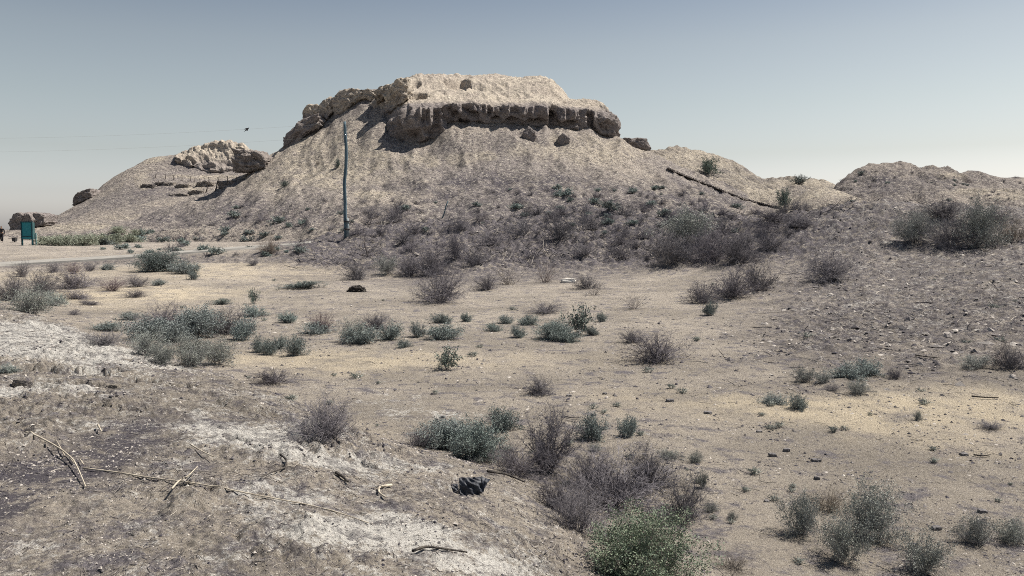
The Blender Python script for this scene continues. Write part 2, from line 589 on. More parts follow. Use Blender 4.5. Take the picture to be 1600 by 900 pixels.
# ------------------------------------------------------------------ the ground
S = lambda *p: list(p)
L = [
    Line([(-600, None, 0.8, 1.0), (900, None, 0.8, 0.75), (2200, None, 0.8, 0.5)], 0.05),
    Line([(-300, 900, 'z1.05'), (0, 900, 'z1.0'), (400, 900, 'z.95'), (700, 900, 'z.8'), (900, 900, 'z.45'), (1100, 900, 'z.15'), (1300, 900, 'z.05'), (1600, 900, 'z0'), (1900, 900, 'z0')], 0.03),
    Line([(-300, 465, 'z1.0'), (0, 482, 'z.92'), (70, 500, 'z.9'), (150, 535, 'z.85'), (250, 562, 'z.76'), (400, 617, 'z.7'), (500, 655, 'z.68'), (560, 688, 'z.62'), (620, 702, 'z.55'),
          (700, 722, 'z.48'), (800, 762, 'z.4'), (860, 815, 'z.35'), (920, 850, 'z.25'), (1000, 860, 'z.12'), (1600, 860, 'z0'), (1900, 860, 'z0')], 0.01),
    Line([(-300, 455, 'z.6'), (0, 474, 'z.40'), (150, 524, 'z.2'), (280, 560, 'z.1'), (400, 600, 'z.05'), (480, 630, 'z.05'), (560, 665, 'z.05'), (620, 680, 'z.05'), (800, 722, 'z.05'), (900, 775, 'z.05'), (1000, 800, 'z.04'), (1600, 780, 'z0'), (1900, 780, 'z0')], 0.012),
    Line([(-300, 440, 'z.7'), (0, 455, 'z.3'), (200, 490, 'z.12'), (400, 520, 'z0'), (1000, 520, 'z0'), (1200, 520, 'z.1'), (1400, 520, 'z.22'), (1600, 520, 'z.4'), (1900, 520, 'z.6')], 0.03),
    Line([(-300, 425, 42), (0, 427, 40), (200, 431, 38), (400, 430, 40), (600, 438, 38), (800, 440, 38), (1000, 440, 36), (1200, 437, 33), (1400, 428, 31), (1600, 420, 29), (1900, 415, 29)], 0.03),
    Line([(-300, 410, 49), (0, 416, 48), (200, 408, 48), (300, 404, 47), (430, 402, 46), (600, 405, 46), (800, 400, 46), (1000, 395, 44), (1200, 385, 40), (1400, 372, 36.5), (1600, 375, 34.5), (1900, 375, 34)], 0.02),
    Line([(-300, 400, 55), (0, 404, 53), (200, 397, 53), (330, 391, 52), (430, 386, 51), (480, 380, 51), (515, 371, 53), (540, 368, 54), (600, 354, 55), (650, 351, 55), (700, 344, 55), (735, 346, 55), (760, 352, 55),
          (790, 345, 56), (830, 332, 57), (880, 324, 58), (930, 326, 57), (980, 333, 55), (1040, 338, 54), (1100, 335, 52), (1150, 338, 50), (1210, 342, 48), (1250, 336, 46), (1290, 328, 45), (1330, 320, 44), (1400, 317, 42), (1450, 322, 41), (1500, 325, 41), (1600, 327, 40), (1900, 330, 40)], 0.009),
    Line([(-300, 385, 66), (0, 387, 68), (200, 386, 66), (400, 383, 60), (480, None, 60, 1.7), (600, None, 64, 2.0), (1000, None, 64, 2.2), (1200, None, 60, 2.4), (1400, None, 54, 3.0), (1900, None, 54, 3.0)], 0.03),
    Line([(-300, 378, 88), (0, 378, 86), (400, None, 86, 1.6), (1000, None, 82, 2.0), (1900, None, 80, 2.6)], 0.05),
    Line([(-300, 364, 150), (0, 363.5, 150), (400, None, 150, 1.8), (1000, None, 150, 1.8), (1900, None, 150, 2.2)], 0.05),
    Line([(-300, None, 900, 1.8), (1900, None, 900, 2.0)], 0.05),
    Line([(-300, None, 4000, 1.0), (1900, None, 4000, 1.0)], 0.05),
]
# lookup table of the smooth land: u by log depth
TU = np.linspace(-0.98, 0.98, 785)
TL = np.linspace(math.log(0.8), math.log(4000), 1500)
TAB = np.zeros((len(TU), len(TL)))
_Yk = np.stack([l.Y(TU) for l in L], 1)
_Zk = np.stack([l.Z(TU) for l in L], 1)
for i in range(len(TU)):
    yk = np.maximum.accumulate(_Yk[i] + np.arange(len(L)) * 1e-3)
    TAB[i] = pchip(yk, _Zk[i], np.exp(TL))


def land(X, Y):
    Yc = np.maximum(Y, 0.8)
    u = np.clip(X / Yc, -0.979, 0.979)
    a = (u - TU[0]) / (TU[1] - TU[0])
    b = np.clip((np.log(Yc) - TL[0]) / (TL[1] - TL[0]), 0, len(TL) - 1.001)
    i, j = np.minimum(a.astype(int), len(TU) - 2), b.astype(int)
    a, b = a - i, b - j
    return TAB[i, j] * (1 - a) * (1 - b) + TAB[i + 1, j] * a * (1 - b) + TAB[i, j + 1] * (1 - a) * b + TAB[i + 1, j + 1] * a * b


# the paved path: found where the survey lines of its two edges meet the smooth land
PATH_PX = np.linspace(-60, 486, 90)
_pu = np.interp(PATH_PX, [-60, 0, 60, 200, 330, 400, 475, 486], [413.5, 411, 408, 400.2, 390, 384.8, 380.2, 379.6])
_pl = _pu + np.interp(PATH_PX, [-60, 60, 200, 330, 486], [4.2, 3.8, 3.4, 2.8, 2.2])


def on_land(px, py):
    u, e = ray(px, py)
    ys = np.linspace(36, 85, 1200)
    d = CAM_Z + e * ys - land(u * ys, ys)
    k = np.argmax(d < 0) if (d < 0).any() else len(ys) - 1
    return ys[k]


_pyl = np.array([on_land(a, b) for a, b in zip(PATH_PX, _pl)])
_pyu = np.array([on_land(a, b) for a, b in zip(PATH_PX, _pu)])
_ker = np.hanning(15) / np.hanning(15).sum()
_pyl = np.convolve(np.pad(_pyl, 7, 'edge'), _ker, 'valid')
_pyu = np.maximum(np.convolve(np.pad(_pyu, 7, 'edge'), _ker, 'valid'), _pyl + 1.6)
_puu = ray(PATH_PX, 395)[0]
PATH_V = []
for j, (f_, dz_) in enumerate(((-.06, -.12), (0, .07), (.5, .09), (1, .07), (1.06, -.12))):
    yy = _pyl + (_pyu - _pyl) * f_
    PATH_V.append(np.stack([_puu * yy, yy, land(_puu * yy, yy) + dz_], -1))
PATH_V = np.stack(PATH_V, 1).reshape(-1, 3)

SCARP = Line([(-40, 590, 'z.93'), (20, 585, 'z.93'), (90, 578, 'z.92'), (150, 577, 'z.9'), (200, 588, 'z.88'), (250, 600, 'z.86'), (300, 605, 'z.84'), (350, 625, 'z.82'), (420, 640, 'z.8'), (470, 668, 'z.75')], 0.006)
SCARP2 = Line([(90, 655, 'z.95'), (140, 645, 'z.95'), (250, 650, 'z.92'), (380, 645, 'z.85'), (450, 690, 'z.8'), (560, 720, 'z.72'), (640, 770, 'z.65')], 0.006)


def blob(X, Y, px, py, z, rx, ry, seed=0, wob=0.5):
    """soft patch of soil lying at a surveyed spot, radii in metres"""
    u, e = ray(px, py)
    y0 = (z - CAM_Z) / e
    x0 = u * y0
    d = np.sqrt(((X - x0) / rx) ** 2 + ((Y - y0) / ry) ** 2)
    d = d + wob * fbm2(X / min(rx, ry), Y / min(rx, ry), 3, seed)
    return 1 - sstep(0.25, 1.3, d)


def ground_detail(X, Y):
    R = np.hypot(X, Y)
    Yc = np.maximum(Y, 0.8)
    u = np.clip(X / Yc, -1, 1)
    n_edge = fbm2(X * 0.8, Y * 0.8, 3, 5)
    bank = 1 - sstep(-0.2, 0.9, (Y - L[2].Y(u)) / np.maximum(0.12 * Yc, 0.5) + 0.6 * n_edge)
    bank = bank * (1 - sstep(0.02, 0.16, u + 0.03 * n_edge))
    bank = np.where(Y < 0.8, np.where(X < 0.3, 1, 0), bank)
    spoil = sstep(-0.36, -0.22, u) * sstep(0, 1, (Y - L[5].Y(u) - 1.0) / 5) * (1 - sstep(0.35, 0.5, u) * 0.45) * (1 - sstep(66, 76, Y))
    right = sstep(0.22, 0.42, u + 0.05 * n_edge) * sstep(11, 19, Y + 3 * n_edge) * (1 - sstep(60, 75, Y))
    ditch = (1 - sstep(-0.34, -0.26, u)) * sstep(L[6].Y(u) - 2.5, L[6].Y(u) - 0.5, Y) * (1 - sstep(L[6].Y(u) + 2.0, L[6].Y(u) + 3.5, Y))
    far = sstep(62, 90, Y)
    track = blob(X, Y, 0, 780, 1.0, 0.5, 2.6, 3, 0.3) * (Y > 0.8)        # dark gritty strip bottom left
    # relief
    z = 0.10 * fbm2(X * 0.12, Y * 0.12, 3, 11) * sstep(5, 14, R) * (1 - bank) * (1 - spoil)
    z = z + 0.012 * fbm2(X * 3.0, Y * 3.0, 3, 21) + 0.02 * fbm2(X * 0.7, Y * 0.7, 3, 22)
    clod = np.abs(fbm2(X * 2.2, Y * 2.2, 4, 31, 0.62))
    soft = sstep(-0.1, 0.35, fbm2(X * 0.55 + 3, Y * 0.55, 3, 77))
    z = z + bank * (0.12 * clod * (0.3 + 0.7 * soft) + 0.028 * np.abs(fbm2(X * 8, Y * 8, 3, 38, 0.6)) + 0.035 * ridge2(X * 6.5, Y * 6.5, 3, 35, 0.6) * soft) * (1 - 0.75 * track)
    s_n = sstep(-0.25, 0.2, fbm2(X * 0.9, Y * 0.9, 3, 41))
    dy = Y - SCARP.Y(u) + 0.9 * fbm2(X * 1.9, Y * 1.9, 4, 42, 0.65)
    z = z + np.where(u < -0.2, 0.03 * s_n * sstep(-0.08, 0.16, dy) * (1 - sstep(0.6, 2.2, dy)) * sstep(-0.72, -0.6, u) * (1 - sstep(-0.3, -0.25, u)), 0)
    s_n2 = sstep(-0.05, 0.3, fbm2(X * 1.3, Y * 1.3, 3, 45))
    dy2 = Y - SCARP2.Y(u) + 0.3 * fbm2(X * 2.1, Y * 2.1, 3, 46)
    z = z + 0.09 * s_n2 * sstep(-0.02, 0.06, dy2) * (1 - sstep(0.4, 1.4, dy2)) * sstep(-0.6, -0.5, u) * (1 - sstep(-0.16, -0.1, u))
    # hollows broken into the crust of the bank
    for (px, py, zz, rx, ry, dep) in ((95, 588, .92, .55, .22, .10), (160, 583, .9, .40, .25, .14), (125, 603, .93, .35, .14, .09), (215, 597, .88, .3, .2, .09), (292, 606, .85, .22, .16, .15), (368, 629, .82, .2, .14, .12), (60, 612, .93, .3, .15, .08),
                                      (430, 648, .8, .2, .14, .09), (372, 692, .88, .14, .09, .08), (180, 648, .93, .35, .1, .06), (560, 735, .7, .15, .1, .06), (700, 775, .6, .2, .12, .06)):
        uu_, ee_ = ray(px, py)
        y0_ = (zz - CAM_Z) / ee_
        q_ = np.sqrt(((X - uu_ * y0_) / rx) ** 2 + ((Y - y0_) / ry) ** 2) + 0.45 * fbm2(X * 4.5, Y * 4.5, 4, int(px), 0.65)
        z = z - dep * (1 - sstep(0.72, 0.98, q_))
    z = z + spoil * (0.62 * np.abs(fbm2(X * 0.42, Y * 0.42, 4, 51, 0.6)) + 0.13 * ridge2(X * 2.1, Y * 2.1, 3, 55, 0.6) - 0.12)
    z = z + right * (0.20 * np.abs(fbm2(X * 0.8, Y * 0.8, 4, 61, 0.62)) + 0.07 * ridge2(X * 3.1, Y * 3.1, 3, 65, 0.6) - 0.06)
    z = z + ditch * (-0.25 + 0.30 * np.abs(fbm2(X * 1.4, Y * 1.4, 3, 71)))
    z = z + far * 0.25 * fbm2(X * 0.05, Y * 0.05, 3, 81) * (1 - sstep(200, 600, Y)) * (u > -0.5)
    pm = (sstep(-0.8, -0.2, Y - np.interp(u, _puu, _pyl)) * (1 - sstep(0.2, 0.8, Y - np.interp(u, _puu, _pyu)))) * (1 - sstep(_puu[-1], _puu[-1] + 0.01, u))
    z = z * (1 - pm) - 0.04 * pm
    # soil patches
    salt = np.zeros_like(X)
    for (px, py, zz, rx, ry, k) in ((60, 545, .9, 2.6, 2.2, .75), (180, 560, .85, 1.6, 1.5, .45), (30, 520, .9, 3.0, 1.8, .6), (70, 615, .95, .7, .5, .6), (410, 690, .8, .9, .8, .62), (500, 740, .75, .6, .35, .75),
                                    (590, 740, .65, .5, .4, .4), (600, 845, .8, .75, .45, .7), (720, 870, .7, .5, .4, .5), (250, 680, .9, .8, .6, .35), (440, 790, .85, .5, .3, .3)):
        salt = np.maximum(salt, k * blob(X, Y, px, py, zz, rx, ry, int(px)))
    salt = np.minimum(salt * 1.1, 0.75) * bank
    flat_salt = 0.55 * blob(X, Y, 610, 630, 0, 1.9, 1.9, 5) + 0.4 * blob(X, Y, 700, 655, 0, 0.9, 0.5, 6) + 0.25 * blob(X, Y, 520, 590, 0, 1.5, 1.5, 8)
    salt = np.maximum(salt, flat_salt * (1 - bank) * (Y > 0.8))
    salt = salt + 0.60 * bank * (1 - track) + 0.55 * right
    warm = np.zeros_like(X)
    for (px, py, rx, ry, k) in ((1400, 640, 3.4, 1.7, 1.0), (1180, 635, 1.6, .8, .5), (190, 470, 5, 5, .9), (540, 560, 4, 1.6, .8), (350, 440, 9, 5, .6), (1000, 612, 1.2, .7, .4), (720, 560, 4, 1.5, .35), (50, 445, 6, 4, .5), (560, 690, 1, 1, .2)):
        warm = np.maximum(warm, k * blob(X, Y, px, py, 0.05, rx, ry, int(py)))
    warm = warm * (1 - bank) * (Y > 0.8)
    dark = np.maximum(1.6 * track, 1.35 * spoil)
    dark = np.maximum(dark, 0.75 * right)
    dark = np.maximum(dark, 0.9 * blob(X, Y, 730, 440, 0.1, 9, 5, 7) * (Y > 5))
    dark = np.maximum(dark, 0.45 * (1 - sstep(4.5, 7, Y)) * (u > 0.12) * sstep(-0.1, 0.3, fbm2(X, Y, 3, 91)))
    dark = np.maximum(dark, 0.5 * ditch)
    rough = np.clip(0.95 * spoil + 0.8 * right + 0.60 * bank * (1 - track) + 0.8 * ditch + 0.35 * sstep(62, 75, Y) * (u < -.2), 0, 1)
    return z, dict(salt=salt, warm=warm, dark=dark, rough=rough)


th_f = np.radians(np.linspace(-41, 41, 720))
th_b = np.radians(np.concatenate([np.linspace(42, 318, 70)[1:-1]]))
th = np.concatenate([th_f, th_b, [th_f[0] + 2 * math.pi]])
r = np.concatenate([np.linspace(0.3, 3.4, 12)[:-1], np.geomspace(3.4, 20, 270)[:-1], np.geomspace(20, 62, 210)[:-1], np.geomspace(62, 110, 50)[:-1], np.geomspace(110, 3800, 36)])
TH, RR = np.meshgrid(th, r, indexing='ij')
X, Y = RR * np.sin(TH), RR * np.cos(TH)
dz, attrs = ground_detail(X, Y)
Z = land(X, Y) + dz
Z[-1] = Z[0]
V = np.stack([X, Y, Z], -1).reshape(-1, 3)
Fg = grid_faces(len(th), len(r))[:, ::-1]
# close the small disc under the camera
ring = np.arange(0, len(th) - 1) * len(r)
c_id = len(V)
V = np.vstack([V, [[0, 0, 1.0]]])
cap = np.stack([ring, np.roll(ring, -1), np.full(len(ring), c_id), np.full(len(ring), c_id)], -1)
at_full = {k: np.append(v.ravel(), 0) for k, v in attrs.items()}
ground = mesh_np('ground', V, Fg, M['ground'], True, at_full)
tag(ground, kind='structure')


# ------------------------------------------------------------------ hills
def make_hill(name, lines, p0, p1, nu, nt, mat, amp=1.0, seed=0, patches=(), gully=0.0, darkf=None, u_keep=None):
    u0, u1 = ray(p0, 362)[0], ray(p1, 362)[0]
    U = np.linspace(u0, u1, nu)
    Yk = np.stack([l.Y(U) for l in lines], 1)
    Zk = np.stack([l.Z(U) for l in lines], 1)
    K = len(lines)
    t = np.linspace(0, K - 1, nt)
    # more rows on the seen front than on the back
    t = (K - 1) * (1 - (1 - np.linspace(0, 1, nt)) ** 1.25)
    i = np.minimum(t.astype(int), K - 2)
    ft = t - i
    YY = np.zeros((nu, nt))
    ZZ = np.zeros((nu, nt))
    for c in range(nu):
        yk = np.maximum.accumulate(Yk[c] + np.arange(K) * 1e-3)
        YY[c] = yk[i] + (yk[i + 1] - yk[i]) * ft
        ZZ[c] = pchip(yk, Zk[c], YY[c])
    XX = U[:, None] * YY
    fade = sstep(0, 0.6, np.minimum(t, K - 1 - t))[None, :]
    nz = amp * (0.55 * fbm2(XX * 0.13, YY * 0.13, 2, seed) + 0.30 * fbm2(XX * 0.45, YY * 0.45, 4, seed + 3, 0.55) + 0.10 * ridge2(XX * 1.7, YY * 1.7, 2, seed + 7))
    if gully:
        nz = nz + gully * ridge2(XX * 0.22 + 0.3 * fbm2(XX * 0.1, YY * 0.1, 2, seed + 9), YY * 0.07, 3, seed + 11)
    ZZ = ZZ + nz * fade
    # soil patches given by spot on the hill
    dark = np.zeros_like(XX)
    warm = np.zeros_like(XX)
    ang = (800 + F * XX / YY * CP)
    el_ = 362 - F * (ZZ - CAM_Z) / YY
    for (kind, px, py, rx, ry, k) in patches:
        d = np.sqrt(((ang - px) / rx) ** 2 + ((el_ - py) / ry) ** 2) + 0.5 * fbm2(XX * 0.25, YY * 0.25, 3, int(px))
        q = k * (1 - sstep(0.5, 1.2, d))
        if kind == 'd':
            dark = np.maximum(dark, q)
        else:
            warm = np.maximum(warm, q)
    o = mesh_np(name, np.stack([XX, YY, ZZ], -1).reshape(-1, 3), grid_faces(nu, nt)[:, ::-1], mat, True, dict(dark=dark.ravel(), warm=warm.ravel()))
    return tag(o, kind='structure')


A = [
    Line([(0, None, 96, 0.8), (100, None, 90, 0.8), (400, None, 80, 0.8), (540, None, 72, 0.8), (800, None, 68, 0.8), (1000, None, 70, 0.8), (1200, None, 76, 0.8), (1380, None, 92, 0.8)], 0.03),
    Line([(0, 379, 104), (100, 375, 100), (200, 368, 98), (300, 358, 95), (400, 345, 92), (540, 338, 86), (800, 325, 84), (1000, 320, 84), (1100, 325, 86), (1200, 338, 92), (1380, 355, 104)], 0.03),
    Line([(0, 377, 110), (100, 373, 106), (200, 360, 108), (300, 333, 110), (400, 298, 112), (450, 285, 111), (540, 275, 109), (650, 272, 106), (800, 265, 105), (900, 265, 106), (1000, 279, 107), (1100, 304, 110), (1200, 332, 115), (1380, 354, 118)], 0.02),
    Line([(0, 376, 116), (100, 372, 114), (150, 368, 116), (200, 353, 120), (270, 329, 122), (345, 298, 125), (400, 264, 127), (430, 245, 129), (455, 228, 130), (480, 214, 128), (540, 196, 124), (600, 192, 121), (622, 215, 119.5), (645, 224, 117.5), (668, 222, 117.5), (690, 208, 118),
          (700, 192, 119), (780, 194, 120), (860, 200, 121.5), (920, 202, 124), (948, 212, 125), (965, 217, 126.5), (985, 229, 127), (1040, 256, 130), (1100, 281, 132), (1150, 300, 132), (1200, 320, 132), (1250, 333, 132), (1380, 352, 132)], 0.005),
    Line([(0, None, 124, 0.2), (100, None, 122, 0.5), (200, 356, 128), (270, 333, 130), (345, 301, 132), (400, 268, 134), (430, 249, 135), (455, 229, 134), (480, 207, 134), (505, 184, 134), (530, 166, 134), (545, 150, 135.5), (590, 146, 137), (620, 150, 140), (640, 165, 142), (700, 165, 145), (900, 175, 138), (950, 205, 133), (965, 221, 132), (985, 232, 133),
          (1040, 260, 137), (1100, 286, 139), (1150, 305, 139), (1200, 325, 139), (1250, 338, 139), (1380, 356, 139)], 0.004),
    Line([(0, None, 150, -2), (450, None, 150, 10), (560, None, 165, 12), (900, None, 165, 12), (1000, None, 150, 8), (1380, None, 150, -2)], 0.02),
    Line([(0, None, 185, -3), (1380, None, 185, -3)], 0.02),
]
hill_patches = [('d', 790, 296, 190, 26, 1.0), ('d', 850, 225, 90, 10, 0.6), ('d', 640, 290, 40, 10, 0.9), ('d', 400, 325, 120, 18, 0.8), ('d', 900, 300, 120, 30, 0.7), ('d', 500, 345, 300, 14, 0.8), ('d', 780, 235, 70, 16, 0.55), ('d', 1000, 300, 200, 22, 0.6), ('d', 330, 340, 180, 14, 0.7), ('d', 800, 330, 400, 12, 0.8),
                ('w', 520, 255, 110, 50, 0.95), ('w', 430, 275, 70, 40, 0.6), ('w', 900, 235, 110, 22, 0.7), ('w', 580, 305, 45, 7, 1.0), ('w', 660, 250, 40, 12, 0.9), ('w', 750, 245, 30, 8, 0.8), ('w', 950, 240, 70, 18, 0.8), ('w', 720, 250, 30, 10, 0.6), ('w', 505, 265, 12, 28, 0.7), ('w', 880, 228, 40, 12, 0.5), ('w', 430, 290, 70, 15, 0.5),
                ('d', 1110, 300, 90, 18, 0.8), ('d', 1000, 318, 250, 20, 0.9)]
main_hill = make_hill('hill', A, -20, 1400, 560, 250, M['hill'], 0.8, 100, hill_patches, 0.85)

B = [
    Line([(-120, None, 108, 0.8), (100, None, 104, 0.8), (300, None, 104, 0.8), (650, None, 110, 0.8)], 0.03),
    Line([(-120, 366, 118), (50, 365, 114), (100, 364, 113), (200, 352, 115), (300, 335, 120), (400, 320, 125), (650, 345, 125)], 0.03),
    Line([(-120, 365, 128), (20, 362, 124), (50, 357, 126), (100, 350, 128), (150, 331, 132), (200, 313, 135), (250, 303, 138), (300, 302, 139), (380, 299, 142), (450, 290, 142), (650, 345, 140)], 0.02),
    Line([(-120, 364, 138), (8, 363, 134), (50, 354, 133), (100, 343, 138), (150, 315, 145), (200, 285, 148), (240, 276, 150), (300, 282, 148), (370, 282, 148), (450, 275, 150), (650, 340, 150)], 0.012),
    Line([(-120, 364, 148), (8, 363, 139), (60, 352, 139), (80, 345, 141), (100, 337, 144), (150, 306, 150), (200, 276, 154), (240, 266, 156), (300, 272, 156), (370, 272, 156), (450, 272, 156), (650, 335, 156)], 0.01),
    Line([(-120, 364, 155), (8, 364, 145), (60, 351, 145), (80, 342, 147), (100, 334, 150), (120, 320, 153), (150, 299, 157), (175, 281, 160), (200, 265, 162), (232, 248, 164), (262, 243, 165), (290, 240, 166), (330, 240, 166), (400, 246, 168), (430, 260, 168), (500, 280, 168), (650, 335, 168)], 0.004),
    Line([(-120, None, 190, 0), (200, None, 205, 2), (650, None, 205, 0)], 0.02),
]
left_patches = [('w', 245, 250, 18, 8, 1.0), ('w', 330, 277, 75, 4, 1.0), ('w', 228, 282, 14, 14, 0.8), ('w', 310, 295, 14, 10, 0.9), ('d', 250, 300, 50, 14, 0.8), ('d', 190, 320, 60, 12, 0.6), ('w', 120, 355, 90, 6, 1.0), ('w', 215, 340, 60, 5, 0.7), ('d', 310, 262, 40, 8, 0.5)]
left_hill = make_hill('hill', B, -110, 640, 280, 140, M['hill'], 0.9, 200, left_patches)

E = [
    Line([(880, None, 122, 0.8), (1050, None, 118, 0.8), (1200, None, 108, 0.8), (1320, None, 108, 0.8), (1460, None, 118, 0.8)], 0.02),
    Line([(880, 335, 126), (1050, 305, 128), (1150, 312, 125), (1200, 324, 116), (1300, 322, 118), (1460, 340, 122)], 0.02),
    Line([(880, 300, 138), (1000, 258, 142), (1050, 252, 144), (1100, 264, 144), (1150, 283, 143), (1190, 300, 140), (1240, 298, 142), (1290, 302, 142), (1330, 312, 140), (1460, 345, 140)], 0.01),
    Line([(880, 262, 158), (960, 240, 158), (1007, 239, 158), (1030, 237, 158), (1067, 234, 158), (1100, 241, 158), (1124, 249, 158), (1150, 259, 157), (1165, 267, 156), (1180, 279, 155), (1191, 286, 155), (1225, 282, 155), (1262, 281, 155), (1290, 286, 155), (1304, 291, 154), (1330, 303, 154), (1460, 345, 150)], 0.004),
    Line([(880, None, 200, -1), (1460, None, 200, -1)], 0.02),
]
right_patches = [('d', 1130, 268, 60, 7, 0.9), ('d', 1180, 282, 60, 8, 0.8), ('w', 1080, 245, 50, 8, 1.0), ('w', 1180, 300, 45, 8, 0.9), ('d', 1260, 300, 70, 12, 0.9), ('d', 1100, 275, 50, 5, 0.8), ('d', 1215, 296, 40, 6, 1.0), ('d', 1150, 290, 50, 5, 0.7), ('d', 1300, 296, 30, 5, 1.0), ('w', 1250, 284, 50, 4, 0.9)]
right_hill = make_hill('hill', E, 870, 1470, 300, 130, M['hill_pale'], 0.9, 300, right_patches, 0.9)

Pm = [
    Line([(1180, None, 92, 1.2), (1420, None, 92, 1.2)], 0.01),
    Line([(1180, 345, 98), (1240, 322, 99), (1285, 310, 99), (1340, 322, 99), (1420, 340, 99)], 0.012),
    Line([(1180, 342, 106), (1215, 330, 106), (1240, 314, 106), (1262, 299, 106), (1285, 293, 106), (1308, 298, 106), (1340, 309, 106), (1380, 322, 106), (1420, 340, 106)], 0.004),
    Line([(1180, None, 118, 1), (1420, None, 118, 1)], 0.01),
]
mound = make_hill('sand_mound', Pm, 1175, 1425, 110, 60, M['hill_pale'], 0.35, 400, [('w', 1285, 300, 50, 12, 1.0)])

G = [
    Line([(1230, None, 92, 1.5), (1900, None, 92, 1.5)], 0.02),
    Line([(1230, 345, 102), (1290, 336, 102), (1350, 324, 102), (1400, 319, 102), (1500, 316, 104), (1600, 314, 104), (1900, 320, 104)], 0.02),
    Line([(1230, 345, 116), (1290, 330, 118), (1320, 304, 119), (1350, 297, 120), (1400, 291, 121), (1450, 292, 122), (1500, 299, 122), (1600, 303, 122), (1900, 315, 122)], 0.014),
    Line([(1230, 350, 132), (1290, 330, 132), (1304, 294, 132), (1313, 283, 133), (1330, 276, 134), (1349, 268, 136), (1375, 264, 138), (1405, 261, 138), (1430, 266, 138), (1445, 270, 138), (1460, 267, 140), (1476, 267, 140), (1499, 275, 142), (1530, 279, 142), (1562, 287, 142), (1600, 292, 142), (1900, 305, 142)], 0.004),
    Line([(1230, None, 175, -1), (1900, None, 175, -1)], 0.02),
]
g_patches = [('w', 1530, 300, 60, 6, 1.0), ('w', 1480, 275, 25, 4, 0.8), ('w', 1580, 308, 50, 6, 0.9), ('d', 1400, 290, 120, 24, 0.9), ('d', 1350, 310, 80, 10, 0.8)]
g_hill = make_hill('hill', G, 1225, 1880, 280, 110, M['hill_dark'], 0.9, 500, g_patches, 1.2)
H = [
    Line([(1380, None, 150, 0), (1950, None, 150, 0)], 0.02),
    Line([(1380, 345, 160), (1500, 290, 162), (1600, 290, 162), (1950, 310, 162)], 0.02),
    Line([(1380, 330, 178), (1470, 279, 178), (1499, 272, 178), (1517, 267, 178), (1535, 271, 178), (1550, 277, 178), (1565, 281, 178), (1590, 278, 178), (1610, 281, 178), (1700, 287, 178), (1950, 310, 178)], 0.003),
    Line([(1380, None, 220, -2), (1950, None, 220, -2)], 0.02),
]
h_hill = make_hill('hill', H, 1375, 1940, 200, 60, M['hill_dark'], 0.8, 600, [('d', 1530, 275, 60, 10, 1.0)])


# ------------------------------------------------------------------ the ruin on the hill
bpy.context.view_layer.update()
DG = bpy.context.evaluated_depsgraph_get()


def hit(px, py):
    xc, yc = (px - 800.0) / F, (450.0 - py) / F
    d = Vector((xc, CP + yc * SP, -SP + yc * CP)).normalized()
    ok, loc, nrm, idx, ob, mx = scene.ray_cast(DG, Vector((0, 0, CAM_Z)), d, distance=600)
    return (loc, nrm) if ok else (None, None)


def drop(x, y, z0=60):
    ok, loc, nrm, idx, ob, mx = scene.ray_cast(DG, Vector((x, y, z0)), Vector((0, 0, -1)), distance=200)
    return loc if ok else Vector((x, y, 0))


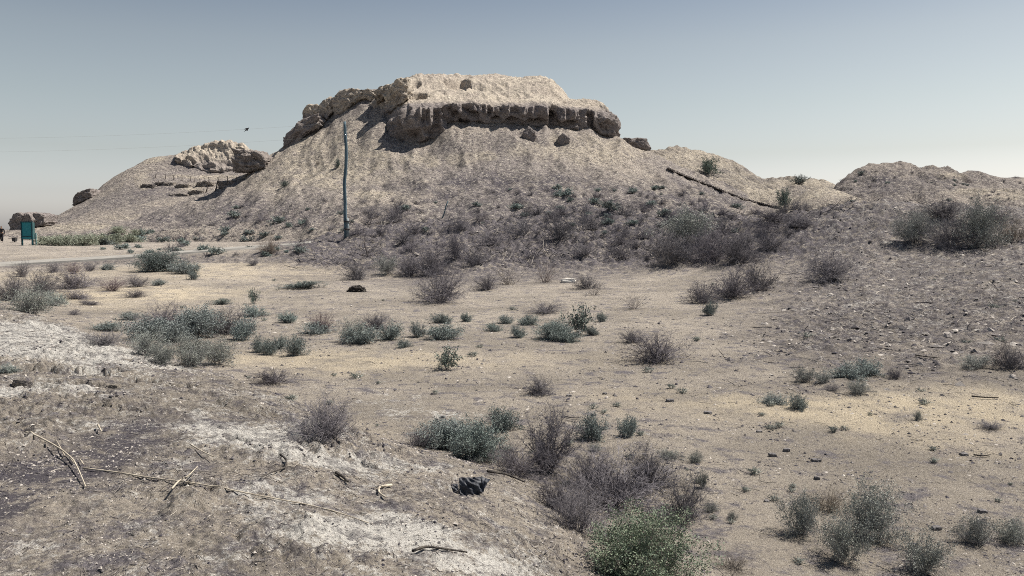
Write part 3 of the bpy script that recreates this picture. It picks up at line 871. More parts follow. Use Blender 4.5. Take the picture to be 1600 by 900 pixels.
def loft(name, lines, p0, p1, nu, nt, mat, amp, seed, parent=None, fold=0.0, notches=()):
    """lines as [(px,py,Y)...] in order back to front; lofted and weathered along the normal"""
    pxs = np.linspace(p0, p1, nu)
    P = []
    for ln in lines:
        a = np.array(ln, float)
        py, Yd = np.interp(pxs, a[:, 0], a[:, 1]), np.interp(pxs, a[:, 0], a[:, 2])
        u, e = ray(pxs, py)
        P.append(np.stack([u * Yd, Yd, CAM_Z + e * Yd], -1))
    P = np.stack(P, 1)                    # nu, K, 3
    K = P.shape[1]
    t = np.linspace(0, K - 1, nt)
    i = np.minimum(t.astype(int), K - 2)
    ft = (t - i)[None, :, None]
    p_1, p0_, p1_, p2 = P[:, np.maximum(i - 1, 0)], P[:, i], P[:, i + 1], P[:, np.minimum(i + 2, K - 1)]
    m0, m1 = (p1_ - p_1) * 0.35, (p2 - p0_) * 0.35
    Q = (2 * ft**3 - 3 * ft**2 + 1) * p0_ + (ft**3 - 2 * ft**2 + ft) * m0 + (-2 * ft**3 + 3 * ft**2) * p1_ + (ft**3 - ft**2) * m1
    du, dv = np.gradient(Q, axis=0), np.gradient(Q, axis=1)
    n = np.cross(dv, du)
    n /= np.linalg.norm(n, axis=-1, keepdims=True) + 1e-9
    if n[nu // 2, nt // 2, 2] < -0.2 or n[nu // 2, int(nt * .7), 1] > 0.2:
        n = -n
    x, y, z = Q[..., 0], Q[..., 1], Q[..., 2]
    steep = sstep(0.25, 0.75, 1 - np.abs(n[..., 2]))
    d = amp * (0.9 * fbm3(x * 0.16, y * 0.16, z * 0.16, 2, seed) + (0.25 + 0.75 * steep) * (0.9 * ridge3(x * 0.42, y * 0.35, z * 0.34, 3, seed + 4, 0.6) - 0.35) + (0.16 + 0.14 * steep) * fbm3(x * 1.3, y * 0.9, z * 1.9, 3, seed + 8, 0.65))
    if fold:
        d = d + fold * steep * (ridge3(x * 0.6, y * 0.2, z * 0.10, 2, seed + 14) - 0.3)
    # shallow gullies that run down the bare top
    d = d + 0.35 * (1 - steep) * (ridge3(x * 0.5 + 0.4 * z, y * 0.12, z * 0.2, 2, seed + 24) - 0.3)
    sx_, sy_ = 800 + F * x / y * CP, 362 - F * (z - CAM_Z) / y
    for (px, py, rx, ry, dep) in notches:
        q = np.sqrt(((sx_ - px) / rx) ** 2 + ((sy_ - py) / ry) ** 2) + 0.35 * fbm3(x * 0.5, y * 0.5, z * 0.5, 2, seed + 31)
        d = d - dep * (1 - sstep(0.55, 1.1, q))
    Q = Q + n * d[..., None]
    return mesh_np(name, Q.reshape(-1, 3), grid_faces(nu, nt), mat, True, None, parent)


def cube_sphere(n):
    vs, fs, idx = [], [], {}

    def vid(p):
        k = tuple(np.round(p, 5))
        if k not in idx:
            idx[k] = len(vs)
            vs.append(p)
        return idx[k]
    g = np.linspace(-1, 1, n + 1)
    for ax in range(3):
        for sg in (-1, 1):
            for a in range(n):
                for b in range(n):
                    q = []
                    for (da, db) in ((0, 0), (1, 0), (1, 1), (0, 1)):
                        p = np.zeros(3)
                        p[ax] = sg
                        p[(ax + 1) % 3] = g[a + da]
                        p[(ax + 2) % 3] = g[b + db]
                        q.append(vid(p))
                    fs.append(q if sg > 0 else q[::-1])
    return np.array(vs), np.array(fs)


_CS = {}


def rock_arrays(n, boxy, amp, seed, freq=1.0):
    """unit rock in [-1,1]^3"""
    if n not in _CS:
        _CS[n] = cube_sphere(n)
    v, f = _CS[n]
    s = v / np.linalg.norm(v, axis=1, keepdims=True)
    p = v * boxy + s * (1 - boxy) * 1.1
    d = amp * (fbm3(p[:, 0] * freq, p[:, 1] * freq, p[:, 2] * freq, 2, seed) + 0.6 * ridge3(p[:, 0] * 1.9 * freq, p[:, 1] * 1.9 * freq, p[:, 2] * 1.9 * freq, 3, seed + 3) - 0.25)
    return p + s * d[:, None], f


def crag(name, top, bot, Yd, depth, *a, **k):
    if Yd is None:
        m = np.array(bot, float)
        ys = [hit(float(np.interp(q, m[:, 0], m[:, 1] * 0 + m[:, 0])), float(np.interp(q, m[:, 0], m[:, 1])))[0] for q in np.linspace(m[0, 0] + 1, m[-1, 0] - 1, 5)]
        ys = [q.y for q in ys if q is not None]
        Yd = sorted(ys)[len(ys) // 2] + depth * 0.38
        bot = [(q[0], q[1] + 5) for q in bot]
    return crag_at(name, top, bot, Yd, depth, *a, **k)


def crag_at(name, top, bot, Yd, depth, parent=None, n=16, amp=0.22, seed=0, lean=0.0, boxy=0.75, mat=None, freq=1.3, yslope=0.0):
    """eroded block with its own top and bottom profile (px, py), built at depth Yd"""
    p, f = rock_arrays(n, boxy, amp, seed, freq)
    top, bot = np.array(top, float), np.array(bot, float)
    x0, x1 = min(top[0, 0], bot[0, 0]), max(top[-1, 0], bot[-1, 0])
    px = (x0 + x1) / 2 + p[:, 0] * (x1 - x0) / 2
    pyt, pyb = np.interp(px, top[:, 0], top[:, 1]), np.interp(px, bot[:, 0], bot[:, 1])
    py = pyb + (pyt - pyb) * (p[:, 2] + 1) / 2
    u, e = ray(px, py)
    Yc = Yd + yslope * (px - x0) / (x1 - x0)
    Q = np.stack([u * Yc, Yc + p[:, 1] * depth / 2 + lean * (p[:, 2] + 1) / 2, CAM_Z + e * Yc], -1)
    sd = _CS[n][0] / np.linalg.norm(_CS[n][0], axis=1, keepdims=True)
    size = min((x1 - x0) / F * Yd, depth, 6.0)
    x, y, z = Q[:, 0], Q[:, 1], Q[:, 2]
    d = size * (0.10 * (ridge3(x * 2.4 / size, y * 2.4 / size, z * 2.0 / size, 3, seed + 50, 0.65) - 0.4) + 0.05 * fbm3(x * 1.6, y * 1.6, z * 2.6, 3, seed + 60, 0.7))
    Q = Q + sd * d[:, None]
    if parent is None:
        base = Vector((float(Q[:, 0].mean()), float(Q[:, 1].mean()), float(Q[:, 2].min())))
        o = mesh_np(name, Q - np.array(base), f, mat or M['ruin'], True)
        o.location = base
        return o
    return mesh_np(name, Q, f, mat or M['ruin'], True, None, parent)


ruin = empty('fortress_ruin', (0, 0, 0), 'long flat-topped mud-brick fortress ruin crowning the highest hill', 'ruin')
C = [
    [(580, 236, 165), (700, 232, 168), (963, 240, 150)],
    [(580, 172, 138), (600, 150, 146), (650, 125, 152), (700, 124, 154), (800, 128, 154), (860, 130, 150), (890, 158, 142), (940, 170, 136), (958, 195, 131), (964, 216, 129)],
    [(580, 165, 129), (590, 150, 129), (600, 142, 130), (612, 135, 131), (628, 128, 134), (650, 122, 138), (668, 120.5, 140), (690, 121, 141), (720, 125, 142), (760, 123, 142), (800, 125, 142), (852, 126, 139), (862, 132, 136), (872, 141, 134), (886, 154, 132), (905, 158, 131), (930, 160, 129), (946, 165, 127.5), (957, 178, 127), (964, 214, 127.3)],
    [(580, 180, 126), (600, 162, 126), (620, 152, 126.5), (650, 148, 128), (700, 145, 131), (740, 146, 131), (800, 143, 131), (850, 145, 130), (880, 158, 128), (920, 164, 126.5), (948, 171, 126), (958, 185, 126), (964, 215, 126.8)],
    [(580, 196, 123), (600, 190, 121.5), (622, 182, 119), (634, 170, 117), (645, 166, 116.3), (690, 162, 117), (700, 157, 118.5), (760, 158, 119), (800, 160, 119.5), (860, 164, 120.5), (870, 166, 121.5), (905, 167, 122), (920, 169, 123.3), (935, 171, 123.5), (952, 178, 124.5), (960, 190, 125.5), (964, 216, 126.4)],
    [(580, 204, 121.5), (600, 198, 120.5), (625, 200, 118.2), (636, 190, 116), (645, 186, 115.2), (690, 182, 116), (700, 172, 117.5), (760, 174, 117.8), (800, 175, 118.3), (858, 178, 119.2), (862, 180, 120.8), (880, 180, 120.6), (905, 182, 120.8), (920, 184, 122.8), (935, 185, 122.4), (952, 190, 123.4), (960, 200, 125), (964, 217, 126.2)],
    [(580, 212, 122.5), (600, 206, 121.5), (622, 222, 119), (636, 224, 117.2), (650, 226, 116.6), (668, 224, 116.6), (690, 213, 117.2), (697, 194, 118.6), (720, 188, 118.8), (745, 191, 119), (765, 197, 119.2), (800, 193, 119.8), (840, 199, 120.6), (858, 200, 120.8), (864, 197, 121.8), (880, 201, 121.6), (905, 204, 121.8), (920, 197, 123.8), (935, 206, 123.6), (952, 215, 124.6), (960, 218, 125.6), (964, 220, 126.4)],
    [(580, 218, 127), (622, 232, 124), (690, 222, 123), (697, 202, 124), (800, 201, 125), (905, 212, 127), (964, 228, 130)],
]
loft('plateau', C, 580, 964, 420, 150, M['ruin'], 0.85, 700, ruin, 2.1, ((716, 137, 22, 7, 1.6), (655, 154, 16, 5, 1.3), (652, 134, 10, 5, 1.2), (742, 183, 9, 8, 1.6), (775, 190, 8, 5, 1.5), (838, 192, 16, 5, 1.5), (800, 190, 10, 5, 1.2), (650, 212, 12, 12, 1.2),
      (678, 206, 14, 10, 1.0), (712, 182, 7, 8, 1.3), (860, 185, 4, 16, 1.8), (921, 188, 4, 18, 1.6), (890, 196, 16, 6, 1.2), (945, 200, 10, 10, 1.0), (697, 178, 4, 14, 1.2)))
crag('wall_remnant', [(450, 215), (458, 208), (470, 194), (482, 187), (500, 182)], [(450, 233), (462, 226), (480, 212), (503, 194)], None, 5, ruin, 18, 0.24, 1)
crag('wall_remnant', [(478, 178), (484, 169), (492, 166), (504, 167)], [(478, 192), (504, 196)], None, 5, ruin, 16, 0.2, 2)
crag('wall_remnant', [(503, 168), (510, 159), (518, 155), (526, 154)], [(503, 194), (514, 186), (526, 172)], None, 5, ruin, 16, 0.22, 3)
crag('wall_remnant', [(525, 154), (532, 148), (543, 144), (556, 143), (570, 144)], [(525, 170), (531, 184), (540, 182), (555, 163), (570, 152)], None, 6, ruin, 18, 0.2, 4)
crag('wall_remnant', [(562, 146), (580, 144), (596, 145)], [(562, 154), (580, 156), (596, 156)], None, 5, ruin, 14, 0.2, 14)
crag('wall_remnant', [(591, 148), (597, 140), (606, 137), (622, 136)], [(590, 166), (604, 158), (622, 150)], 127.5, 6, ruin, 16, 0.24, 5)
crag('wall_remnant', [(608, 150), (616, 136), (628, 128), (642, 126)], [(606, 180), (616, 180), (630, 168), (642, 158)], 125.5, 7, ruin, 18, 0.24, 6)

o = crag('boulder', [(817, 204), (826, 199), (837, 206)], [(817, 216), (828, 223), (837, 217)], None, 2.0, None, 12, 0.2, 41, boxy=0.55)
tag(o, 'larger left one of two dark boulders just below the fortress cliff', 'boulder')
o = crag('boulder', [(872, 213), (881, 209), (890, 215)], [(872, 222), (882, 228), (890, 222)], None, 1.8, None, 12, 0.2, 42, boxy=0.55)
tag(o, 'smaller right one of two dark boulders just below the fortress cliff', 'boulder')
rr = empty('ruined_wall', (0, 0, 0), 'rounded crumbling wall stub on the ridge just right of the fortress', 'ruin')
crag('wall_remnant', [(962, 222), (972, 218), (992, 219)], [(962, 236), (992, 240)], 139, 5, rr, 12, 0.2, 51)
crag('wall_remnant', [(982, 222), (992, 217), (1006, 219), (1014, 229)], [(982, 236), (1000, 248), (1014, 246)], 137, 5, rr, 16, 0.22, 52, boxy=0.55)

lr = empty('ruined_wall', (0, 0, 0), 'craggy pale ruin lying along the top of the left hill', 'ruin')
LR = [
    [(274, 262, 174), (430, 268, 174)],
    [(274, 243, 166), (290, 236, 166), (300, 233, 165), (315, 229, 165), (330, 224, 165), (350, 222, 165), (368, 222.5, 165), (380, 225, 164), (386, 235, 163), (398, 238, 163), (412, 240, 163), (422, 244, 162), (430, 257, 162)],
    [(274, 244, 164), (300, 239, 163), (330, 233, 163), (350, 232, 162.5), (380, 236, 162), (400, 244, 162), (420, 250, 162), (430, 259, 162)],
    [(274, 246, 162), (300, 249, 160.5), (330, 250, 160), (350, 247, 160), (380, 250, 160), (400, 252, 160), (420, 254, 160), (430, 261, 161)],
    [(274, 248, 160), (296, 257, 158.5), (312, 265, 157.5), (335, 268, 157), (350, 268, 157), (370, 266, 157.5), (388, 270, 157.5), (415, 270, 158), (430, 271, 159)],
    [(274, 262, 165), (312, 280, 163), (370, 276, 163), (430, 280, 164)],
]
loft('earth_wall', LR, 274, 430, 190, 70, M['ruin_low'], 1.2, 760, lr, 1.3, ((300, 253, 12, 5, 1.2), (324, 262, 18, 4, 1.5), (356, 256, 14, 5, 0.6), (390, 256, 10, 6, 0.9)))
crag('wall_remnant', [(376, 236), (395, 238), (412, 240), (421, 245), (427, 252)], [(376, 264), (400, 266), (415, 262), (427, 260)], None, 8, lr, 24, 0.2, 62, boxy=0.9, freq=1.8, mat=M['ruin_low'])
o = crag('rock_outcrop', [(124, 318), (129, 306), (140, 299), (154, 295)], [(124, 320), (136, 312), (154, 304)], None, 6, None, 14, 0.24, 63)
tag(o, 'small dark rock outcrop on the lower left shoulder of the left hill', 'rock')
fr = empty('ruined_wall', (0, 0, 0), 'broken ruin blocks on the skyline behind the teal signboard', 'ruin')
crag('wall_remnant', [(30, 342), (33, 334), (42, 333), (47, 337)], [(27, 364), (47, 362)], 128, 4, fr, 14, 0.2, 64, boxy=0.92)
crag('wall_remnant', [(46, 340), (50, 332), (56, 334), (61, 342)], [(46, 360), (61, 358)], 128, 4, fr, 14, 0.2, 65, boxy=0.92)
crag('wall_remnant', [(58, 335), (68, 333), (80, 336)], [(58, 358), (70, 354), (80, 352)], 129, 4, fr, 12, 0.2, 66, boxy=0.92)
rw = empty('excavated_wall', (0, 0, 0), 'low dug-out wall lines below the terrace fence on the left hill', 'ruin')
for k, (a, b_, yt, yb, q) in enumerate(((222, 242, 288, 293, 0), (244, 274, 285, 289, 0), (277, 298, 288, 292, 0), (266, 296, 303, 307, 0), (296, 318, 298, 303, 0), (310, 334, 284, 290, 0), (344, 376, 283, 289, 0))):
    crag('wall_stub', [(a, yt + 1), ((a + b_) / 2, yt), (b_, yt + 1)], [(a, yb), (b_, yb + k % 3 - 1)], None, 1.8, rw, 10, 0.5, 70 + k, mat=M['hill'], freq=3.0)

bpy.context.view_layer.update()
DG.update()
# every survey shot is taken now, against bare land


# ------------------------------------------------------------------ shrubs: (kind, px of base, py of base, width px, height px, label)
PL = [
    ('dry', 1032, 568, 92, 52, 'round purple-grey tumbleweed shrub standing alone right of centre on open gravel'),
    ('dry', 992, 536, 48, 22, 'low wispy dry shrub touching the upper left side of the big round tumbleweed'),
    ('ball', 843, 619, 52, 33, 'small ball-shaped dry shrub alone on bare sand below the centre of the photo'),
    ('dry', 426, 601, 76, 30, 'flat oval dry grey shrub on smooth sand above the edge of the salt-crusted bank'),
    ('dry_big', 497, 688, 138, 88, 'large tangled dry grey shrub growing at the rim of the salt-crusted bank'),
    ('tall', 857, 742, 105, 110, 'tallest upright dry shrub with a see-through twiggy crown behind the bright green bush'),
    ('dry', 806, 745, 90, 62, 'loose dry grey shrub between the teal bush and the tall twiggy shrub'),
    ('dry_big', 905, 835, 130, 95, 'dark dry shrub crowding the left side of the bright green bush'),
    ('dry_big', 965, 800, 180, 108, 'widest dark dry shrub rising directly behind the bright green bush'),
    ('dry', 1066, 820, 80, 85, 'dry grey shrub leaning out of the right side of the bright green bush'),
    ('dry_big', 870, 800, 90, 70, 'dark dry shrub at the far left of the mass behind the bright green bush'),
    ('dry_big', 1020, 770, 120, 85, 'dark dry shrub at the back right of the mass behind the bright green bush'),
    ('dry_big', 925, 765, 100, 75, 'dark dry shrub between the tall twiggy shrub and the mass behind the green bush'),
    ('green', 1006, 908, 185, 138, 'large bright green bush at the bottom edge of the photo'),
    ('dry', 1150, 897, 75, 42, 'thin dry shrub at the bottom edge right of the bright green bush'),
    ('teal_big', 748, 722, 86, 72, 'tallest teal bush of the cluster left of the tall twiggy shrub'),
    ('teal_big', 695, 702, 95, 58, 'broad teal bush at the left end of the cluster behind the black plastic bag'),
    ('teal', 790, 674, 55, 42, 'teal bush at the far right tip of the cluster above the loose dry shrub'),
    ('dry', 652, 698, 70, 36, 'scrubby grey-brown shrub at the left foot of the teal bush cluster'),
    ('teal', 926, 690, 48, 46, 'blue-grey leafy plant above the dark shrubs behind the bright green bush'),
    ('teal', 980, 683, 34, 36, 'small blue-grey leafy plant right of a slightly larger one above the green bush'),
    ('dusty', 1254, 838, 66, 78, 'round dusty green shrub at the left of the group in the lower right corner'),
    ('dusty_big', 1368, 850, 105, 108, 'tallest dusty green shrub in the middle of the group at lower right'),
    ('dusty', 1325, 882, 78, 86, 'dusty green shrub with dark base at the front of the lower right group'),
    ('dusty', 1450, 899, 84, 80, 'dusty green shrub cut by the bottom edge at lower right'),
    ('dusty', 1533, 852, 60, 58, 'small dusty green shrub with a dark base near the lower right corner'),
    ('dusty', 1590, 852, 56, 50, 'dusty green shrub cut off by the right edge near the lower corner'),
    ('dry', 1300, 800, 70, 50, 'thin leafless dry shrub filling the gap between two dusty green shrubs at lower right'),
    ('dry_big', 250, 516, 84, 44, 'dark dry shrub at the back left of the large teal thicket'),
    ('dry_big', 345, 522, 95, 42, 'dark dry shrub at the back right of the large teal thicket'),
    ('teal_big', 300, 530, 84, 50, 'darkest teal bush in the middle of the large thicket at left'),
    ('teal', 226, 532, 62, 38, 'teal bush at the left end of the large thicket'),
    ('teal', 376, 532, 40, 38, 'grey-teal bush at the right end of the large thicket'),
    ('dusty', 222, 556, 56, 40, 'dusty teal bush at the front left of the large thicket'),
    ('dusty', 252, 570, 50, 36, 'small dusty teal bush lowest on the left of the large thicket'),
    ('dusty', 298, 572, 56, 36, 'dusty teal bush at the very front of the large thicket'),
    ('dusty', 340, 571, 58, 46, 'dusty teal bush at the front right of the large thicket'),
    ('dusty', 290, 551, 60, 30, 'pale teal bush in the second row of the large thicket'),
    ('teal', 263, 535, 50, 34, 'teal bush wedged between the left end and the dark middle of the large thicket'),
    ('teal', 164, 517, 46, 16, 'low spreading teal plant left of the large thicket'),
    ('dry', 155, 540, 62, 26, 'flat dry brown-grey shrub on the rim of the bank left of the large thicket'),
    ('teal', 200, 500, 34, 14, 'small low teal plant on sand above the left end of the large thicket'),
    ('teal', 402, 551, 26, 26, 'first small teal plant right of the large thicket'),
    ('teal', 436, 545, 26, 22, 'small teal plant at the back of the row right of the large thicket'),
    ('teal', 418, 555, 26, 24, 'second small teal plant right of the large thicket'),
    ('teal', 462, 556, 32, 32, 'upright teal plant ending the row right of the large thicket'),
    ('brown', 501, 520, 46, 38, 'upright red-brown bush with stiff stems in the middle distance'),
    ('teal', 492, 522, 50, 20, 'teal skirt of leaves at the foot of the red-brown bush'),
    ('teal', 448, 505, 34, 18, 'small teal plant left of the red-brown bush'),
    ('dusty', 548, 535, 50, 36, 'dusty teal bush next right after the red-brown bush'),
    ('teal', 566, 538, 50, 30, 'front teal bush of the pair right of the red-brown bush'),
    ('dry', 586, 515, 60, 30, 'dry grey shrub behind the teal bushes right of the red-brown bush'),
    ('teal', 610, 531, 44, 28, 'teal bush at the right end of the row beside the red-brown bush'),
    ('teal', 632, 543, 26, 14, 'tiny teal plant just below the right end of the centre row'),
    ('teal', 651, 527, 26, 24, 'small teal plant standing between two wider teal bushes at centre'),
    ('teal', 694, 531, 54, 26, 'wide low teal bush just left of centre below the big dark shrub'),
    ('teal', 690, 505, 34, 16, 'low teal plant directly under the big dark dry shrub'),
    ('teal', 728, 503, 18, 14, 'tiny round teal plant below and right of the big dark dry shrub'),
    ('teal', 770, 518, 26, 14, 'tiny teal plant at the left of the loose row below centre'),
    ('teal', 790, 506, 28, 14, 'tiny teal plant at the back of the loose row at centre'),
    ('teal', 825, 508, 34, 16, 'low teal plant just below the flat dry shrub at centre'),
    ('teal', 808, 528, 26, 20, 'small round teal plant at the front of the loose row at centre'),
    ('teal_big', 866, 531, 52, 30, 'dense teal bush at the left foot of the tall leafy sprout'),
    ('sprout', 905, 524, 54, 46, 'tall deep green leafy sprout rising over low teal bushes right of centre'),
    ('teal', 888, 535, 40, 22, 'low teal bush in front of the tall deep green sprout'),
    ('teal', 924, 524, 26, 16, 'small teal plant at the right foot of the tall deep green sprout'),
    ('teal', 940, 503, 18, 15, 'tiny round teal plant up and right of the tall deep green sprout'),
    ('sprout', 698, 579, 42, 38, 'single pointed grey-green sprout on bare ground below the centre row'),
    ('dry', 851, 491, 56, 20, 'flat dry shrub right of the big dark shrub at centre'),
    ('stems', 992, 484, 50, 32, 'pale upright stems of a thin shrub right of centre'),
    ('teal', 1110, 493, 24, 22, 'tiny teal plant at the foot of the twig heap on the right'),
    ('dry', 1098, 475, 52, 34, 'grey dry shrub at the lower left of the twig heap on the right slope'),
    ('dry_big', 1148, 468, 84, 48, 'dark dry shrub at the front of the twig heap on the right slope'),
    ('dry', 1185, 455, 60, 44, 'dry shrub at the right shoulder of the front twig heap on the right slope'),
    ('dry_big', 688, 474, 86, 56, 'big dark dry shrub at the centre of the plain'),
    ('dry_big', 676, 432, 76, 42, 'dry shrub directly behind the big dark shrub at centre'),
    ('dry', 558, 438, 46, 30, 'dry grey shrub at the left end of the row below the earth bank'),
    ('dusty', 604, 430, 46, 28, 'dark olive shrub second from the left below the earth bank'),
    ('dry', 640, 432, 46, 28, 'dry shrub between the olive shrub and the big dark pair at the bank foot'),
    ('dry', 740, 416, 56, 26, 'dry shrub tucked into the fold of the earth bank'),
    ('dry', 712, 408, 30, 40, 'narrow dry shrub climbing the fold of the earth bank'),
    ('dry', 722, 362, 28, 22, 'small dry shrub at the top of the fold in the earth bank'),
    ('dry', 762, 454, 46, 24, 'low grey shrub right of the big dark shrub at centre'),
    ('stems', 796, 446, 62, 36, 'scraggly shrub with pale stems right of the big dark shrub'),
    ('stems', 852, 442, 52, 40, 'tangle of bleached stems at the foot of the earth bank right of centre'),
    ('dry', 920, 452, 46, 22, 'low dry shrub at the foot of the bank above the pale stems'),
    ('stems', 930, 462, 40, 22, 'small bleached shrub on the plain edge right of centre'),
    ('teal', 468, 451, 66, 12, 'very flat spreading teal plant left of the charred stump'),
    ('dry', 416, 400, 36, 24, 'dry shrub standing in front of the paved path'),
    ('dry', 396, 415, 18, 10, 'tiny dry shrub below the shrub in front of the path'),
    ('sprout', 397, 475, 20, 24, 'thin two-tufted sprout on the sand left of centre'),
    ('teal', 393, 495, 36, 18, 'low teal plant at the foot of the thin two-tufted sprout'),
    ('teal', 345, 476, 30, 10, 'very small flat teal plant above the large thicket'),
    ('teal_big', 240, 425, 76, 32, 'teal bush growing beside the paved path at left'),
    ('teal', 286, 428, 50, 18, 'low teal bush trailing right of the bush beside the path'),
    ('teal', 301, 437, 18, 14, 'tiny teal plant lowest right of the bush beside the path'),
    ('dry', 30, 433, 34, 22, 'dry shrub nearest the left edge in front of the ditch'),
    ('dry', 82, 426, 26, 16, 'small dry shrub second from the left along the ditch'),
    ('brown', 111, 428, 34, 20, 'reddish-brown shrub along the ditch at left'),
    ('dry', 137, 424, 26, 14, 'small dry shrub right of the reddish-brown one along the ditch'),
    ('teal', 166, 422, 20, 10, 'tiny teal plant between the ditch and the bush beside the path'),
    ('dry', 112, 452, 66, 30, 'wide dry shrub at the left end of the brown thicket on the left'),
    ('brown', 172, 455, 56, 24, 'pinkish-brown shrub in the middle of the brown thicket on the left'),
    ('dry', 210, 449, 40, 18, 'dry shrub at the right end of the brown thicket on the left'),
    ('dry', 116, 468, 50, 16, 'low dry shrub hanging below the brown thicket on the left'),
    ('dry', 206, 465, 36, 14, 'flat dry plant on sand just below the brown thicket on the left'),
    ('teal', 247, 446, 24, 10, 'tiny flat teal plant right of the brown thicket on the left'),
    ('dusty_big', 42, 489, 80, 44, 'dark greenish bush at the left edge behind the salt-crusted bank'),
    ('dry', 10, 470, 60, 40, 'dry bush cut off by the left edge behind the bank'),
    ('dry', 58, 462, 52, 38, 'dry bush rising behind the dark greenish bush at left'),
    ('teal', 80, 478, 34, 22, 'small teal bush at the right foot of the dark greenish bush at left'),
    ('dry', 134, 477, 40, 10, 'flat dark scrub right of the bushes at the left edge'),
    ('dry', 112, 492, 22, 9, 'tiny dry tuft on the sand right of the left edge bushes'),
    ('teal', 8, 583, 30, 18, 'small teal plant on the salt-crusted bank at the left edge'),
    ('dry_big', 1060, 412, 92, 62, 'dry thicket shrub at the left end of the large thicket on the right bank'),
    ('dry_big', 1112, 405, 92, 72, 'tallest shrub in the middle of the large thicket on the right bank'),
    ('dry_big', 1160, 414, 86, 66, 'dark shrub right of the middle in the large thicket on the right bank'),
    ('dry', 1205, 392, 56, 48, 'shrub at the right end of the large thicket on the right bank'),
    ('stems', 1040, 420, 60, 40, 'bleached leaning stems at the lower left of the large thicket on the right bank'),
    ('dusty', 1075, 378, 80, 46, 'greenish-grey shrub at the back left of the large thicket on the right bank'),
    ('dry_big', 1298, 441, 86, 40, 'low dark shrub alone on the rough right slope'),
    ('dry', 1250, 356, 70, 26, 'dry scrub on the bank crest right of the wooden steps'),
    ('dry', 1210, 350, 60, 24, 'dry scrub on the bank crest just below the wooden steps'),
    ('dusty_big', 1430, 381, 66, 44, 'leftmost dark shrub of the group high on the right'),
    ('dry_big', 1480, 345, 84, 36, 'dry shrub at the back of the group high on the right'),
    ('dry_big', 1492, 388, 92, 62, 'tallest grey shrub in the group high on the right'),
    ('dusty_big', 1535, 388, 86, 66, 'dark olive shrub in the middle of the group high on the right'),
    ('dry', 1592, 378, 70, 46, 'dry shrub of the high group cut off by the right edge'),
    ('dry', 1560, 350, 70, 26, 'low dry shrub behind the olive one in the group high on the right'),
    ('dusty', 1530, 575, 60, 24, 'low teal-grey shrub under dead branches near the right edge'),
    ('dry', 1588, 578, 60, 38, 'dark dry shrub cut off by the right edge at mid height'),
    ('dead', 1575, 572, 90, 58, 'bare dead branches arching over low scrub at the right edge'),
    ('dusty', 1258, 598, 44, 28, 'dark grey-green shrub at the left of the small group on the right plain'),
    ('dusty', 1288, 597, 34, 20, 'smaller dark shrub beside the grey-green one on the right plain'),
    ('teal', 1330, 592, 56, 26, 'low teal shrub in the middle of the small group on the right plain'),
    ('teal', 1362, 588, 44, 28, 'teal shrub at the back right of the small group on the right plain'),
    ('dusty', 1345, 617, 34, 26, 'dark-based shrub at the front of the small group on the right plain'),
    ('dry', 1305, 612, 32, 16, 'sparse dry plant in front of the small group on the right plain'),
    ('teal', 1210, 631, 38, 18, 'teal plant at the left of the lowest pair on the right plain'),
    ('teal', 1249, 640, 34, 26, 'teal plant at the right of the lowest pair on the right plain'),
    ('dry', 1400, 592, 26, 18, 'small dry plant right of the small group on the right plain'),
    ('dry', 1555, 672, 46, 20, 'sparse grey plant near the right edge below the warm sand patch'),
    ('dusty', 1435, 657, 16, 18, 'tiny upright plant on the warm sand patch'),
    ('dusty', 1046, 719, 46, 22, 'low grey-green plant up and right of the widest dark shrub'),
    ('dusty', 1086, 723, 24, 22, 'small grey-green plant at the right of the pair above the dark shrubs'),
    ('dusty', 1100, 763, 22, 32, 'thin upright plant right of the dark shrubs'),
    ('dusty', 1112, 800, 26, 22, 'small plant touching the right fringe of the dark shrubs'),
    ('dusty', 1146, 812, 18, 18, 'tiny plant alone on soil right of the dark shrubs'),
    ('dusty', 930, 706, 24, 18, 'tiny grey plant at the foot of the blue-grey leafy plant'),
    ('leaf_tree', 1108, 273, 32, 22, 'round grey-green bush on the pale hill right of the fortress'),
    ('leaf_tree', 1252, 288, 26, 12, 'small bush with upright tufts on the skyline of the pale saddle'),
    ('leaf_tree', 1228, 324, 28, 26, 'grey bush at the lower end of the wooden steps'),
    ('dry', 497, 258, 9, 5, 'single tiny bush high on the slope left of the pole'),
    ('leaf_tree', 528, 262, 9, 12, 'small greenish bush half way up the hill beside the pole'),
    ('leaf_tree', 445, 292, 14, 8, 'small lone dark bush on the left flank of the fortress hill'),
]
G_ROW = 'pale green shrubs behind the signboard'
for k, (px, py, w, h) in enumerate(((66, 383, 40, 13), (90, 384, 40, 15), (112, 384, 38, 16), (134, 384, 38, 17), (156, 383, 36, 16), (178, 382, 34, 15), (198, 379, 32, 13), (184, 366, 24, 10), (212, 370, 22, 9))):
    PL.append(('pale', px, py, w, h, 'pale green shrub in the low hedge right of the teal signboard', G_ROW))

shots = []
for p in PL:
    loc, nrm = hit(p[1], p[2])
    if loc is None:
        loc = at(p[1], p[2], 60)
    shots.append(loc)

# small shrubs dotted over the slopes
rs = random.Random(11)
GH = 'small dark shrubs dotted over the lower slope of the fortress hill'
GL = 'small dry shrubs scattered on the flat between the path and the hills'
GR = 'small shrubs dotted over the dark hills at right'
GB = 'small dry shrubs on the rough earth bank'
SMALL = []


